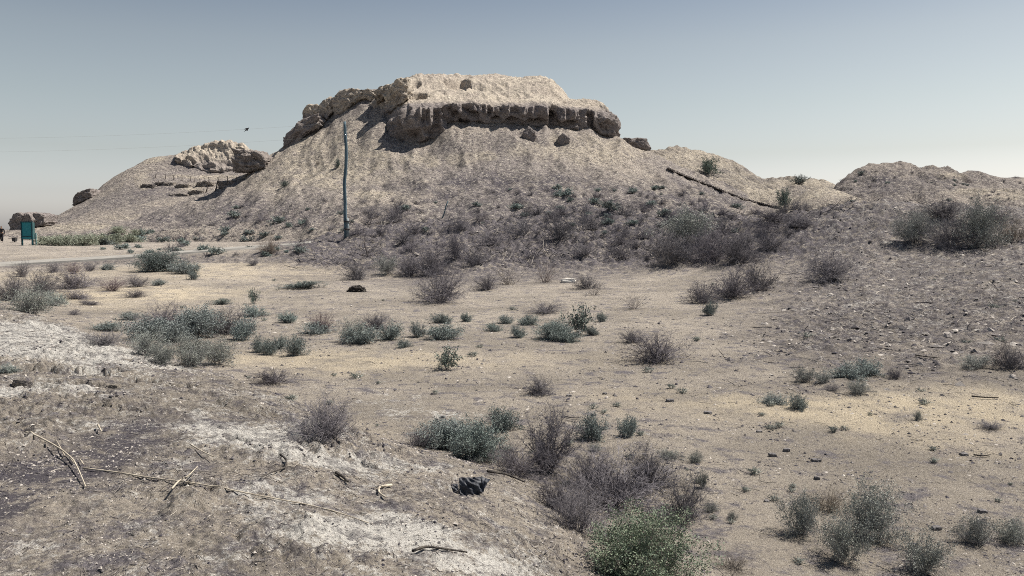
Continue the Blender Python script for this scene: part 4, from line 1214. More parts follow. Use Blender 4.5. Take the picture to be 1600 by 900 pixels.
def scatter(n, region, dens, w0, w1, kinds, label, group, mind=6):
    pts, tries = [], 0
    while len(pts) < n and tries < n * 80:
        tries += 1
        px, py = rs.uniform(region[0], region[2]), rs.uniform(region[1], region[3])
        if rs.random() > dens(px, py):
            continue
        if any(abs(px - q[0]) < mind and abs(py - q[1]) < mind * 0.5 for q in pts):
            continue
        loc, nrm = hit(px, py)
        if loc is None or loc.y < 40 or loc.y > 175:
            continue
        pts.append((px, py))
        w = rs.uniform(w0, w1) * rs.choice((0.7, 1, 1, 1.25))
        SMALL.append((rs.choice(kinds), loc, w, label, group))


def dens_hill(px, py):
    top = np.interp(px, [200, 300, 400, 540, 700, 820, 1000, 1100, 1200], [350, 325, 318, 312, 312, 292, 290, 300, 325])
    return 0.03 if py < top else min(1.0, 0.3 + (py - top) / 22)


scatter(150, (210, 290, 1200, 366), dens_hill, 10, 24, ('far_dry', 'far_dry', 'far_dry', 'far_teal'), 'small dark shrub on the lower slope of the fortress hill', GH)
scatter(45, (150, 366, 480, 400), lambda x, y: 0.9, 12, 26, ('far_dry', 'far_teal'), 'small dry shrub on the stony flat between the path and the hill', GL)
scatter(45, (1310, 268, 1600, 316), lambda x, y: 0.8, 6, 13, ('far_dry', 'far_dry', 'far_teal'), 'small shrub on the dark hill at right', GR, 5)
scatter(60, (560, 326, 1290, 408), lambda x, y: 1.0 if x > 900 else 0.35, 24, 56, ('mid_dry', 'mid_dry', 'far_dry'), 'low dry shrub on the rough dug earth bank', GB, 14)

# ------------------------------------------------------------------ plant prototypes
class Twigs:
    def __init__(self):
        self.seg = []

    def add(self, a, b, ra, rb):
        self.seg.append((*a, *b, ra, rb))

    def mesh(self, name, mat, sides=3):
        s = np.array(self.seg)
        a, b, ra, rb = s[:, 0:3], s[:, 3:6], s[:, 6], s[:, 7]
        d = b - a
        d /= np.linalg.norm(d, axis=1)[:, None] + 1e-9
        ref = np.tile([0.31, 0.17, 0.93], (len(s), 1))
        ref[np.abs((d * ref).sum(1)) > 0.9] = [1, 0, 0]
        p = np.cross(d, ref)
        p /= np.linalg.norm(p, axis=1)[:, None]
        q = np.cross(d, p)
        V = []
        for k in range(sides):
            t = 2 * math.pi * k / sides
            V.append(a + (p * math.cos(t) + q * math.sin(t)) * ra[:, None])
        for k in range(sides):
            t = 2 * math.pi * k / sides
            V.append(b + (p * math.cos(t) + q * math.sin(t)) * rb[:, None])
        V = np.stack(V, 1).reshape(-1, 3)
        o = np.arange(len(s))[:, None] * (2 * sides)
        Fq = np.concatenate([np.concatenate([o + k, o + (k + 1) % sides, o + sides + (k + 1) % sides, o + sides + k], 1) for k in range(sides)])
        ob = mesh_np(name, V, Fq, mat, False)
        return ob


def leaves_mesh(name, L_, mat):
    """L_: list of (pos, dir, size)"""
    P = np.array([l[0] for l in L_])
    D = np.array([l[1] for l in L_])
    Sz = np.array([l[2] for l in L_])
    D /= np.linalg.norm(D, axis=1)[:, None] + 1e-9
    R = _rng.normal(size=D.shape)
    W = np.cross(D, R)
    W /= np.linalg.norm(W, axis=1)[:, None] + 1e-9
    s = Sz[:, None]
    V = np.stack([P, P + D * s * 0.55 + W * s * 0.24, P + D * s, P + D * s * 0.5 - W * s * 0.24], 1).reshape(-1, 3)
    o = np.arange(len(P))[:, None] * 4
    return mesh_np(name, V, np.concatenate([o, o + 1, o + 2, o + 3], 1), mat, False)


def grow(rnd, nst, up, seglen, nseg, rad, side, fine, droop=0.0, wob=0.35, base=0.12, stretch=1.0):
    """returns main branches, fine twigs and tip list. unit space: radius 1, height 1"""
    T, K, tips = Twigs(), Twigs(), []

    def unit(v):
        l = math.sqrt(v[0]**2 + v[1]**2 + v[2]**2) + 1e-9
        return (v[0] / l, v[1] / l, v[2] / l)

    def run(p, d, n, sl, r0, r1, tgt, wb, lvl):
        pts = [p]
        for i in range(n):
            d = unit((d[0] + rnd.gauss(0, wb), d[1] + rnd.gauss(0, wb), d[2] + rnd.gauss(0, wb) - droop * (i / n)))
            q = (p[0] + d[0] * sl, p[1] + d[1] * sl, max(0.01, p[2] + d[2] * sl))
            ra = r0 + (r1 - r0) * i / n
            rb = r0 + (r1 - r0) * (i + 1) / n
            tgt.add(p, q, ra, rb)
            p = q
            pts.append((p, d, rb))
        return pts[1:]
    for s in range(nst):
        a = rnd.uniform(0, 2 * math.pi)
        el = math.radians(rnd.uniform(*up))
        d = (math.cos(a) * math.cos(el), math.sin(a) * math.cos(el), math.sin(el))
        p = (math.cos(a) * rnd.uniform(0, base), math.sin(a) * rnd.uniform(0, base), 0.0)
        L1 = seglen * rnd.uniform(0.7, 1.08)
        main = run(p, d, nseg, L1, rad, rad * 0.5, T, wob * 0.6, 0)
        for (q, dd, rb) in main:
            for _ in range(side):
                d2 = unit((dd[0] + rnd.gauss(0, .6), dd[1] + rnd.gauss(0, .6), dd[2] + rnd.gauss(0.08, .6)))
                sub = run(q, d2, 3, L1 * rnd.uniform(0.35, 0.6), rb * 0.7, rb * 0.35, K, wob, 1)
                for (q2, dd2, rb2) in sub:
                    for _ in range(fine):
                        d3 = unit((dd2[0] + rnd.gauss(0, .8), dd2[1] + rnd.gauss(0, .8), dd2[2] + rnd.gauss(0.05, .8)))
                        e = (q2[0] + d3[0] * L1 * 0.35, q2[1] + d3[1] * L1 * 0.35, max(0.01, q2[2] + d3[2] * L1 * 0.35))
                        K.add(q2, e, rb2, rb2 * 0.6)
                        tips.append((e, d3))
                    tips.append((q2, dd2))
    return T, K, tips


PROTO = {}
HIDE = []


def proto(kind, n, fn):
    PROTO[kind] = [fn(random.Random(1000 * len(PROTO) + i)) for i in range(n)]
    for parts in PROTO[kind]:
        normalise(parts)


def normalise(parts):
    if True:
        cos = []
        for _, me in parts:
            a = np.empty(len(me.vertices) * 3, np.float32)
            me.vertices.foreach_get('co', a)
            cos.append(a.reshape(-1, 3))
        al = np.concatenate(cos)
        kr = 1 / np.percentile(np.hypot(al[:, 0], al[:, 1]), 94)
        kz = 1 / np.percentile(al[:, 2], 97.5)
        for (_, me), a in zip(parts, cos):
            a = a * np.array([kr, kr, kz], np.float32)
            me.vertices.foreach_set('co', a.ravel())
            me.update()


def dry_fn(nst, side, fine, rad, mats=('twig', 'twig'), up=(8, 85), droop=0.1, nseg=4, wob=0.35):
    def f(rnd):
        T, K, tips = grow(rnd, nst, up, 0.92 / nseg, nseg, rad, side, fine, droop, wob)
        return [('branches', T.mesh('branches', M[mats[0]]).data), ('twigs', K.mesh('twigs', M[mats[1]]).data)]
    return f


def leafy_fn(nst, side, fine, rad, leaf, per, mats=('twig', 'leaf_teal'), up=(25, 88), wob=0.28, nseg=4, droop=0.0):
    def f(rnd):
        T, K, tips = grow(rnd, nst, up, 0.92 / nseg, nseg, rad, side, fine, droop, wob)
        Lv = []
        for (p, d) in tips:
            for _ in range(per):
                o = (p[0] + rnd.gauss(0, .03), p[1] + rnd.gauss(0, .03), max(0.0, p[2] + rnd.gauss(0, .03)))
                dd = (d[0] + rnd.gauss(0, .7), d[1] + rnd.gauss(0, .7), d[2] + rnd.gauss(0.25, .7))
                Lv.append((o, dd, leaf * rnd.uniform(.6, 1.3)))
        T.seg += K.seg
        return [('branches', T.mesh('branches', M[mats[0]]).data), ('foliage', leaves_mesh('foliage', Lv, M[mats[1]]).data)]
    return f


proto('dry', 3, dry_fn(52, 3, 2, 0.0088))
PROTO['dry'] += [dry_fn(44, 3, 2, 0.0085, ('twig_pale', 'twig'))(random.Random(4242)), dry_fn(44, 3, 2, 0.0085, ('twig_pale', 'twig_straw'))(random.Random(4343))]
for q_ in PROTO['dry'][3:]:
    normalise(q_)
proto('dry_big', 3, dry_fn(68, 3, 2, 0.0072, nseg=4))
proto('ball', 1, dry_fn(60, 3, 2, 0.010, up=(-5, 88), droop=0.25))
proto('tall', 1, dry_fn(30, 5, 3, 0.007, up=(38, 88), nseg=6, wob=0.3))
proto('stems', 2, dry_fn(30, 1, 1, 0.008, ('twig_pale', 'twig_pale'), up=(20, 80), wob=0.5))
proto('dead', 1, dry_fn(14, 2, 1, 0.010, ('twig_pale', 'twig_pale'), up=(15, 75), nseg=6, wob=0.55))
proto('brown', 2, dry_fn(60, 2, 1, 0.006, ('twig_brown', 'twig_brown'), up=(38, 88), wob=0.2))
proto('teal', 3, leafy_fn(30, 3, 2, 0.007, 0.07, 2))
proto('teal_big', 2, leafy_fn(44, 4, 2, 0.005, 0.045, 3))
proto('dusty', 3, leafy_fn(30, 3, 3, 0.005, 0.045, 2, ('twig', 'leaf_grey')))
proto('dusty_big', 2, leafy_fn(36, 4, 3, 0.0045, 0.036, 2, ('twig', 'leaf_grey')))
proto('green', 1, leafy_fn(50, 4, 3, 0.005, 0.036, 3, ('twig_pale', 'leaf_green'), up=(10, 88), nseg=5))
proto('sprout', 2, leafy_fn(8, 3, 1, 0.012, 0.10, 2, ('twig', 'leaf_deep'), up=(48, 88), wob=0.22))
proto('pale', 2, leafy_fn(30, 3, 1, 0.010, 0.09, 2, ('twig_straw', 'leaf_pale')))
proto('leaf_tree', 2, leafy_fn(20, 2, 2, 0.012, 0.09, 2, ('twig', 'leaf_deep')))


def whole_fn(nst, side, fine, rad, nseg):
    def f(rnd):
        T, K, tips = grow(rnd, nst, (8, 85), 0.92 / nseg, nseg, rad, side, fine, 0.1, 0.35)
        T.seg += K.seg
        return [('twigs', T.mesh('twigs', M['twig']).data)]
    return f


proto('far_dry', 3, whole_fn(22, 2, 1, 0.02, 3))
proto('mid_dry', 2, whole_fn(36, 3, 1, 0.012, 4))
proto('far_teal', 3, lambda r_: [('foliage', leafy_fn(12, 2, 1, 0.015, 0.17, 2, ('twig', 'leaf_teal'))(r_)[1][1])])
for ob in list(COL.objects):          # the carriers of the prototype meshes are not part of the scene
    if ob.type == 'MESH' and ob.parent is None and ob.name.split('.')[0] in ('branches', 'twigs', 'foliage'):
        bpy.data.objects.remove(ob)

NAMES = {'dry': 'dry_shrub', 'dry_big': 'dry_shrub', 'ball': 'dry_shrub', 'tall': 'dry_shrub', 'stems': 'dry_shrub', 'dead': 'dead_branches', 'brown': 'brown_shrub', 'teal': 'leafy_shrub', 'teal_big': 'leafy_shrub',
         'dusty': 'leafy_shrub', 'dusty_big': 'leafy_shrub', 'green': 'green_bush', 'sprout': 'green_sprout', 'pale': 'green_shrub', 'leaf_tree': 'green_bush'}
rp = random.Random(5)
for p, loc in zip(PL, shots):
    kind, px, py, w, h, label = p[:6]
    Yd = loc.y
    dry_ = NAMES[kind] == 'dry_shrub'
    if dry_ and px > 1030 and py < 415:
        h *= 0.78
    elif dry_:
        w, h = w * 1.14, h * 1.16
    sx = w / F * Yd / 2 * 1.06
    tilt_ = max(0.0, (py - 362) / F)
    szz = max(h * 0.5, h - 0.55 * w * tilt_) / F * Yd * (0.92 if NAMES[kind] == 'dry_shrub' else 1.0)
    name = NAMES[kind]
    cat = 'plant' if kind == 'sprout' else 'branches' if kind == 'dead' else 'bush' if name == 'green_bush' else 'shrub'
    root = empty(name, (loc.x, loc.y + min(sx * 0.35, 0.4), drop(loc.x, loc.y + min(sx * 0.35, 0.4)).z - 0.02), label, cat, p[6] if len(p) > 6 else None)
    root.rotation_euler = (rp.uniform(-.14, .14), rp.uniform(-.14, .14), rp.uniform(0, 6.28))
    root.scale = (sx * rp.uniform(0.82, 1.05), sx * rp.uniform(0.9, 1.1), szz)
    pool = PROTO[kind][:3] if kind == 'dry' and any(q in label for q in ('grey', 'dark', 'purple', 'brown')) else PROTO[kind]
    for (pn, me) in rp.choice(pool):
        c = bpy.data.objects.new(pn, me)
        COL.objects.link(c)
        c.parent = root

for (kind, loc, w, label, group) in SMALL:
    me = rp.choice(PROTO[kind])[0][1]
    o = bpy.data.objects.new('small_shrub', me)
    COL.objects.link(o)
    s = w / F * loc.y / 2
    o.location = (loc.x, loc.y, loc.z - 0.03)
    o.rotation_euler = (0, 0, rp.uniform(0, 6.28))
    o.scale = (s, s, s * rp.uniform(0.65, 1.0))
    tag(o, label, 'shrub', group)

# ------------------------------------------------------------------ loose cover: gravel, litter, tiny weeds
rn = np.random.RandomState(23)


def ground_z(X, Y):
    return land(X, Y) + ground_detail(X, Y)[0]


def loose(name, n, py0, py1, umin, umax, size, flat, mat, seed, tone_pow=1.0, mask=None, ht=2.4):
    r_ = np.random.RandomState(seed)
    u = r_.uniform(umin, umax, n)
    Y = ht * F / r_.uniform(py0 - 362, py1 - 362, n)
    X = u * Y
    if mask is not None:
        keep = r_.uniform(size=n) < mask(X, Y)
        X, Y = X[keep], Y[keep]
    Z = ground_z(X, Y)
    n = len(X)
    s = np.clip(r_.lognormal(math.log(size), 0.5, n), size * 0.4, size * 2.6) * np.clip(Y / 9.0, 0.45, 2.0)
    base = np.array([[1, 0, 0], [0, 1, 0], [-1, 0, 0], [0, -1, 0], [0, 0, 1], [0, 0, -.5]], float)
    V = base[None] * r_.uniform(0.55, 1.25, (n, 6, 1)) * s[:, None, None]
    V[:, :, 2] *= flat
    V += r_.normal(0, 0.12, V.shape) * s[:, None, None]
    t = r_.uniform(0, 2 * math.pi, n)
    st = r_.uniform(0.7, 1.6, n)[:, None]
    vx = V[:, :, 0] * st
    V0 = np.stack([vx * np.cos(t)[:, None] - V[:, :, 1] * np.sin(t)[:, None], vx * np.sin(t)[:, None] + V[:, :, 1] * np.cos(t)[:, None], V[:, :, 2]], -1)
    V0 += np.stack([X, Y, Z - s * flat * 0.05], -1)[:, None, :]
    tri = np.array([[0, 1, 4], [1, 2, 4], [2, 3, 4], [3, 0, 4], [1, 0, 5], [2, 1, 5], [3, 2, 5], [0, 3, 5]])
    Ft = (np.arange(n)[:, None, None] * 6 + tri[None]).reshape(-1, 3)
    tone = np.repeat(r_.uniform(size=n) ** tone_pow, 6)
    return tag(mesh_np(name, V0.reshape(-1, 3), Ft, M[mat], False, dict(tone=tone)), kind='stuff')


def m_plain(X, Y):
    _, a = ground_detail(X, Y)
    n = sstep(-0.35, 0.35, fbm2(X * 0.6, Y * 0.6, 3, 120))
    n = n * (0.35 + 0.65 * sstep(-0.15, 0.25, fbm2(X * 1.9, Y * 1.9, 3, 125)))
    return np.clip(0.08 + 1.1 * n - 0.45 * a['salt'], 0.04, 1)


def m_spoil(X, Y):
    u = X / Y
    return sstep(0, 2, Y - L[5].Y(u) - 1.5) * (1 - sstep(58, 64, Y)) * (Y < 64) * sstep(-0.30, -0.2, u) * (0.2 + 0.8 * sstep(-0.2, 0.2, fbm2(X * 0.4, Y * 0.4, 3, 161)))


def m_bank(X, Y):
    u = X / Y
    return ((Y < L[2].Y(u) + 0.5) & (u < 0.12)) * (0.25 + 0.75 * sstep(-0.3, 0.3, fbm2(X * 1.3, Y * 1.3, 3, 131)))


def m_rough(X, Y):
    _, a = ground_detail(X, Y)
    return np.clip(a['rough'] * (0.35 + 0.65 * sstep(-0.3, 0.3, fbm2(X * 0.9, Y * 0.9, 3, 130))), 0, 1)


loose('gravel', 62000, 405, 1000, -0.85, 0.85, 0.0115, 0.6, 'gravel', 31, 2.2, m_plain)
loose('rubble', 16000, 395, 640, -0.3, 0.85, 0.022, 0.6, 'gravel', 32, 1.5, m_rough)
loose('crumbled_soil', 19000, 470, 1000, -0.85, 0.1, 0.010, 0.8, 'gravel', 33, 1.5, m_bank, 1.6)


def litter(name, n, py0, py1, umin, umax, l0, l1, rad, seed, mask, tone_pow=1.0, tilt=0.15, ht=2.3):
    r_ = np.random.RandomState(seed)
    u = r_.uniform(umin, umax, n)
    Y = ht * F / r_.uniform(py0 - 362, py1 - 362, n)
    X = u * Y
    keep = r_.uniform(size=n) < mask(X, Y)
    X, Y = X[keep], Y[keep]
    n = len(X)
    k = np.clip(Y / 10, 0.7, 2.2)
    ln = r_.uniform(l0, l1, n) * k
    t = r_.uniform(0, 2 * math.pi, n)
    bend = r_.normal(0, 0.25, n)
    x1, y1 = X + np.cos(t) * ln * .5, Y + np.sin(t) * ln * .5
    x2, y2 = x1 + np.cos(t + bend) * ln * .5, y1 + np.sin(t + bend) * ln * .5
    T = Twigs()
    rr_ = rad * k * r_.uniform(.6, 1.4, n)
    z0, z1, z2 = ground_z(X, Y), ground_z(x1, y1), ground_z(x2, y2)
    lift = np.abs(r_.normal(0, tilt, n)) * ln
    a = np.stack([X, Y, z0 + rr_, x1, y1, z1 + rr_ + lift * .6, rr_, rr_], 1)
    b = np.stack([x1, y1, z1 + rr_ + lift * .6, x2, y2, z2 + rr_ + lift, rr_, rr_ * .5], 1)
    T.seg = np.concatenate([a, b])
    o = T.mesh(name, M['litter'])
    tone = np.repeat(r_.uniform(size=n) ** tone_pow, 6)
    at_ = o.data.attributes.new('tone', 'FLOAT', 'POINT')
    at_.data.foreach_set('value', np.concatenate([tone, tone]).astype(np.float32))
    return tag(o, kind='stuff')


def m_lit(X, Y):
    _, a = ground_detail(X, Y)
    return np.clip(0.06 + 0.8 * a['rough'] * sstep(-0.25, 0.25, fbm2(X * 0.7, Y * 0.7, 3, 140)) + 0.5 * sstep(0.2, 0.45, fbm2(X * 0.5, Y * 0.5, 3, 141)), 0, 1)


litter('plant_litter', 15000, 385, 960, -0.8, 0.85, 0.05, 0.22, 0.0022, 41, m_lit, 1.6)
litter('brushwood', 7500, 406, 430, -0.32, 0.7, 0.12, 0.42, 0.006, 44, m_spoil, 2.0, 0.3, 2.3)
litter('fallen_twigs', 2600, 395, 620, -0.2, 0.85, 0.12, 0.34, 0.004, 42, m_rough, 1.3, 0.2)
litter('crust_litter', 5000, 480, 1000, -0.85, 0.1, 0.03, 0.12, 0.002, 43, m_bank, 1.5, 0.15, 1.6)

# tiny weeds, too many and too small to count
wr = random.Random(77)
TW = Twigs()
for _ in range(260):
    u, py = wr.uniform(-0.72, 0.75), 362 + (wr.uniform(0.0, 1.0) ** 0.7) * 500 + 50
    Yd = 2.45 * F / (py - 362)
    x, y = u * Yd, Yd
    f = float(fbm2(np.array([x * 0.35]), np.array([y * 0.35]), 2, 150)[0])
    if f < 0.0 and wr.random() < 0.8:
        continue
    if float(m_bank(np.array([x]), np.array([y]))[0]) > 0:
        continue
    z = float(ground_z(np.array([x]), np.array([y]))[0])
    s = wr.uniform(0.03, 0.085) * min(2.0, max(0.7, Yd / 9))
    for k in range(wr.randint(14, 30)):
        a, e_ = wr.uniform(0, 6.28), math.radians(wr.uniform(15, 85))
        p = (x + math.cos(a) * s * .3 * wr.random(), y + math.sin(a) * s * .3 * wr.random(), z)
        q = (p[0] + math.cos(a) * math.cos(e_) * s, p[1] + math.sin(a) * math.cos(e_) * s, z + math.sin(e_) * s)
        TW.add(p, q, s * 0.035, s * 0.012)
        for j in range(2):
            m_ = [(p[i] + q[i]) / 2 for i in range(3)]
            TW.add(m_, (m_[0] + wr.gauss(0, .4) * s, m_[1] + wr.gauss(0, .4) * s, m_[2] + wr.random() * .4 * s), s * 0.05, s * 0.02)
tag(TW.mesh('tiny_weeds', M['leaf_grey']), kind='stuff')

# ------------------------------------------------------------------ single stones, sticks and litter one can point at
for k, (px, py, w, h, label, mt) in enumerate((
        (1047, 627, 12, 6, 'dark flat stone right of the small ball-shaped shrub', 'stone'),
        (1106, 646, 12, 4, 'dark flat stone furthest right near the left end of the warm sand patch', 'stone'),
        (945, 616, 7, 5, 'small pointed dark stone between the ball-shaped shrub and the flat stone', 'stone'),
        (889, 619, 9, 4, 'small flat stone just right of the ball-shaped shrub', 'stone'),
        (1229, 705, 10, 8, 'grey rounded stone at the left of the stones above the lower right shrubs', 'stone'),
        (1207, 713, 12, 9, 'dark broken stone beside the grey rounded one above the lower right shrubs', 'stone'),
        (1275, 721, 15, 7, 'dark flat stone alone above the left dusty shrub at lower right', 'stone'),
        (1276, 749, 9, 9, 'round grey stone just above the thin leafless shrub at lower right', 'stone'),
        (1198, 784, 8, 5, 'small dark stone left of the round dusty shrub at lower right', 'stone'),
        (1186, 675, 9, 4, 'small grey stone at the lower left border of the warm sand patch', 'stone'),
        (1463, 827, 14, 9, 'pale grey flat stone between the dusty shrubs in the lower right corner', 'stone'),
        (1535, 801, 13, 9, 'dark stone above the small shrub near the lower right corner', 'stone'),
        (1506, 711, 12, 4, 'flat grey stone near the right edge below the warm sand patch', 'stone'),
        (692, 653, 8, 6, 'grey angular stone on sand just left of the teal bush cluster', 'stone'),
        (888, 441, 22, 5, 'white flat stone at the foot of the bank right of centre', 'white_stone'),
        (36, 600, 26, 16, 'lumpy pale clod on the dark broken rim of the salt-crusted bank', 'ground'),
        (178, 606, 20, 9, 'flat pale clod below the dark hollow in the salt-crusted bank', 'ground'))):
    loc, _n = hit(px, py)
    s = w / F * loc.y / 2
    p, f = rock_arrays(5, 0.5, 0.25, 900 + k, 1.3)
    Q = p * np.array([s, s * 0.8, max(h / w * s, s * 0.4)])
    o = mesh_np('stone' if k < 15 else 'soil_clod', Q, f, M[mt], False)
    o.location = loc + Vector((0, 0, s * 0.15))
    tag(o, label, 'stone' if k < 15 else 'clod')


def stick(name, pts, rad, mat, label, cat, lift=0.012, branches=(), arch=0.0):
    base, _ = hit(*pts[0])
    P = []
    n = len(pts)
    for k, (px, py) in enumerate(pts):
        loc, _ = hit(px, py)
        P.append(loc + Vector((0, 0, lift + arch * math.sin(math.pi * k / max(1, n - 1)))))
    # more points so that the cane bends softly
    Q = []
    for k in range(len(P) - 1):
        for j in range(4):
            Q.append(P[k].lerp(P[k + 1], j / 4))
    Q.append(P[-1])
    if len(P) > 2:
        Q = [Q[0]] + [(Q[i - 1] + Q[i] * 2 + Q[i + 1]) / 4 for i in range(1, len(Q) - 1)] + [Q[-1]]
    # rest on the soil: never below it
    for q in Q:
        g = drop(q.x, q.y, q.z + 3)
        if q.z < g.z + rad * 0.6:
            q.z = g.z + rad * 0.6
    root = empty(name, P[0], label, cat)
    m_ = MB()
    m_.tube([tuple(q - P[0]) for q in Q], [rad * (1 - 0.5 * i / len(Q)) for i in range(len(Q))], 6)
    m_.build('stem', M[mat], root, True)
    for br in branches:
        B_ = [hit(px, py)[0] + Vector((0, 0, lift)) for (px, py) in br]
        B_ = [b - P[0] for b in B_]
        m_ = MB()
        m_.tube([tuple(b) for b in B_], [rad * .7, rad * .4] if len(B_) == 2 else [rad * .7] + [rad * .5] * (len(B_) - 2) + [rad * .3], 5)
        m_.build('side_shoot', M[mat], root, True)
    return root


stick('dry_cane', [(130, 734), (180, 740), (240, 750), (300, 757), (360, 768), (420, 780), (480, 791), (530, 804), (576, 820)], 0.0062, 'reed', 'longest pale cane lying across the salt-crusted bank', 'cane', 0.012)
stick('dry_cane', [(41, 679), (58, 688), (80, 702), (98, 714), (115, 728), (124, 744), (134, 765)], 0.0075, 'reed', 'pale forked cane lying on the dark gritty soil at lower left', 'cane', 0.02, [((101, 716), (94, 702), (87, 690)), ((116, 728), (104, 712)), ((125, 722), (131, 730))], 0.03)
stick('dry_cane', [(269, 776), (280, 763), (295, 755), (309, 740)], 0.006, 'reed', 'short pale stick crossing over the longest cane', 'cane', 0.05, [((290, 760), (297, 752))])
stick('dry_cane', [(153, 669), (159, 680)], 0.008, 'reed', 'short pale stick standing out above the forked cane', 'cane', 0.03)
stick('dry_cane', [(297, 700), (315, 711), (335, 720)], 0.006, 'reed', 'thin straight stick in the middle of the salt-crusted bank', 'cane', 0.03)
stick('dry_root', [(438, 714), (448, 722), (446, 735), (425, 742), (408, 750)], 0.008, 'char', 'dark hooked root on white crust below the large tangled shrub', 'root', 0.02)
stick('dry_root', [(524, 742), (535, 748), (544, 757)], 0.013, 'char', 'short thick dark stick on the white crust below the large tangled shrub', 'stick', 0.02)
stick('dry_root', [(612, 762), (592, 765), (592, 774), (602, 781)], 0.010, 'reed', 'small curved pale twig loop left of the black plastic bag', 'twig', 0.02)
stick('dry_root', [(645, 866), (665, 859), (690, 862), (730, 868)], 0.009, 'char', 'dark bent twig lying at the bottom centre edge', 'twig', 0.02)
stick('fallen_branch', [(762, 741), (790, 745), (820, 758)], 0.014, 'char', 'dark fallen branch just right of the black plastic bag', 'branch', 0.03)
stick('fallen_branch', [(1518, 622), (1540, 624), (1560, 624)], 0.014, 'char', 'thin dark fallen branch below the scrub at the right edge', 'branch', 0.03)
stick('fallen_branch', [(1521, 713), (1535, 715), (1548, 713)], 0.010, 'char', 'dark curved twig near the right edge above the dusty shrubs', 'twig', 0.02)
stick('fallen_branch', [(1430, 557), (1450, 560), (1470, 562)], 0.014, 'char', 'dark stick on the rough ground left of the dead branches', 'stick', 0.03)
stick('fallen_branch', [(880, 652), (893, 655), (908, 655)], 0.010, 'char', 'thin pale-and-dark stick above the tall twiggy shrub', 'stick', 0.02)

# black plastic bag: crumpled sheets
loc, _ = hit(735, 768)
bag = empty('plastic_bag', loc, 'crumpled black plastic bag lying below the teal bush cluster', 'bag')
for k, (dx, dy, dz, w_, h_, tx, tz, nm) in enumerate(((0.0, 0, .045, .17, .13, 1.0, 0.2, 'bag_body'), (0.08, 0.03, .05, .12, .12, 0.8, -0.7, 'bag_fold'), (-0.13, 0.0, .02, .09, .08, .9, .5, 'bag_fold'))):
    g = np.linspace(-.5, .5, 22)
    a_, b_ = np.meshgrid(g, g, indexing='ij')
    bulge = .35 * (0.25 - a_**2 - b_**2) + .26 * (ridge2(a_ * 2.1 + b_ * 1.2, b_ * 1.3, 2, 950 + k) - .3)
    P_ = np.stack([a_ * w_, b_ * h_, bulge * w_], -1).reshape(-1, 3)
    mt_ = np.array(Matrix.Rotation(tz, 3, 'Z') @ Matrix.Rotation(tx, 3, 'X'))
    mesh_np(nm, P_ @ mt_.T + np.array([dx, dy, dz]), grid_faces(22, 22), M['blackbag'], True, None, bag)

# charred stump at (558,452)
loc, _ = hit(558, 456)
st = empty('charred_stump', loc, 'black gnarled stump lying on the sand left of centre', 'stump')
s = 14 / F * loc.y
for k, (dx, dz, a, b_) in enumerate(((-.35, .2, .55, .42), (.35, .15, .6, .36), (.0, .42, .5, .3), (-.75, 0.05, .35, .2))):
    p, f = rock_arrays(9, 0.2, 0.55, 970 + k, 1.8)
    mesh_np('root_mass' if k else 'stump_core', p * np.array([a * s, .5 * s, b_ * s]) + np.array([dx * s, 0, dz * s]), f, M['char'], False, None, st)

# ------------------------------------------------------------------ paved path across the left flat
tag(mesh_np('path', PATH_V, grid_faces(len(PATH_PX), 5), M['path'], False), kind='structure')

# ------------------------------------------------------------------ pole with wires
PB, _ = hit(541, 369)
PY = PB.y
pole = empty('utility_pole', PB, 'tall slightly crooked wooden utility pole on the earth bank', 'pole')


def rel(px, py, Yd=None):
    return at(px, py, Yd or PY) - PB


m_ = MB()
prof = [(540.5, 372), (540.5, 355), (539.3, 340), (539.2, 315), (538.6, 300), (538.2, 285), (540.4, 262), (541.0, 245), (540.8, 230), (539.6, 214), (539.0, 200), (538.3, 190)]
m_.tube([tuple(rel(a, b)) for a, b in prof], [0.115, .115, .112, .11, .108, .106, .104, .102, .10, .095, .09, .085], 10)
m_.build('shaft', M['wood'], pole, True)
m_ = MB()
m_.tube([tuple(rel(543.6, 374, PY - .05)), tuple(rel(543.4, 356, PY - .05)), tuple(rel(542.6, 341, PY - .05))], [.10, .095, .085], 8)
m_.build('stub_post', M['concrete'], pole, True)
for py in (346, 358):
    m_ = MB()
    c = rel(541.8, py, PY - .02)
    m_.tube([tuple(c + Vector((0, 0, -.05))), tuple(c + Vector((0, 0, .05)))], [.21, .21], 12)
    m_.build('strap', M['iron'], pole, True)
ins = []
for (px, py) in ((537.2, 193), (537.6, 213)):
    m_ = MB()
    c = rel(px, py, PY - .06)
    m_.tube([tuple(c + Vector((.12, 0, -.05))), tuple(c + Vector((0, 0, -.05))), tuple(c + Vector((0, 0, 0)))], [.018, .018, .018], 6)
    m_.tube([tuple(c + Vector((0, 0, -.02))), tuple(c + Vector((0, 0, .03))), tuple(c + Vector((0, 0, .09)))], [.03, .055, .03], 8)
    m_.build('insulator', M['concrete'], pole, True)
    ins.append(c + PB + Vector((0, 0, .05)))
for k, (st_, en, mid, lab) in enumerate((((ins[0]), (-260, 214, 62), 201, 'upper thin wire strung left from the pole top'), ((ins[1]), (-260, 236, 62), 224, 'lower thin wire strung left from the pole'))):
    e_ = at(*en)
    w_ = MB()
    n = 40
    pts = []
    for i in range(n + 1):
        t = i / n
        p = st_.lerp(e_, t)
        p.z -= 4 * t * (1 - t) * 0.45
        pts.append(tuple(p - st_))
    w_.tube(pts, 0.003, 4)
    o = w_.build('wire', M['wire'])
    o.location = st_
    tag(o, lab, 'wire')

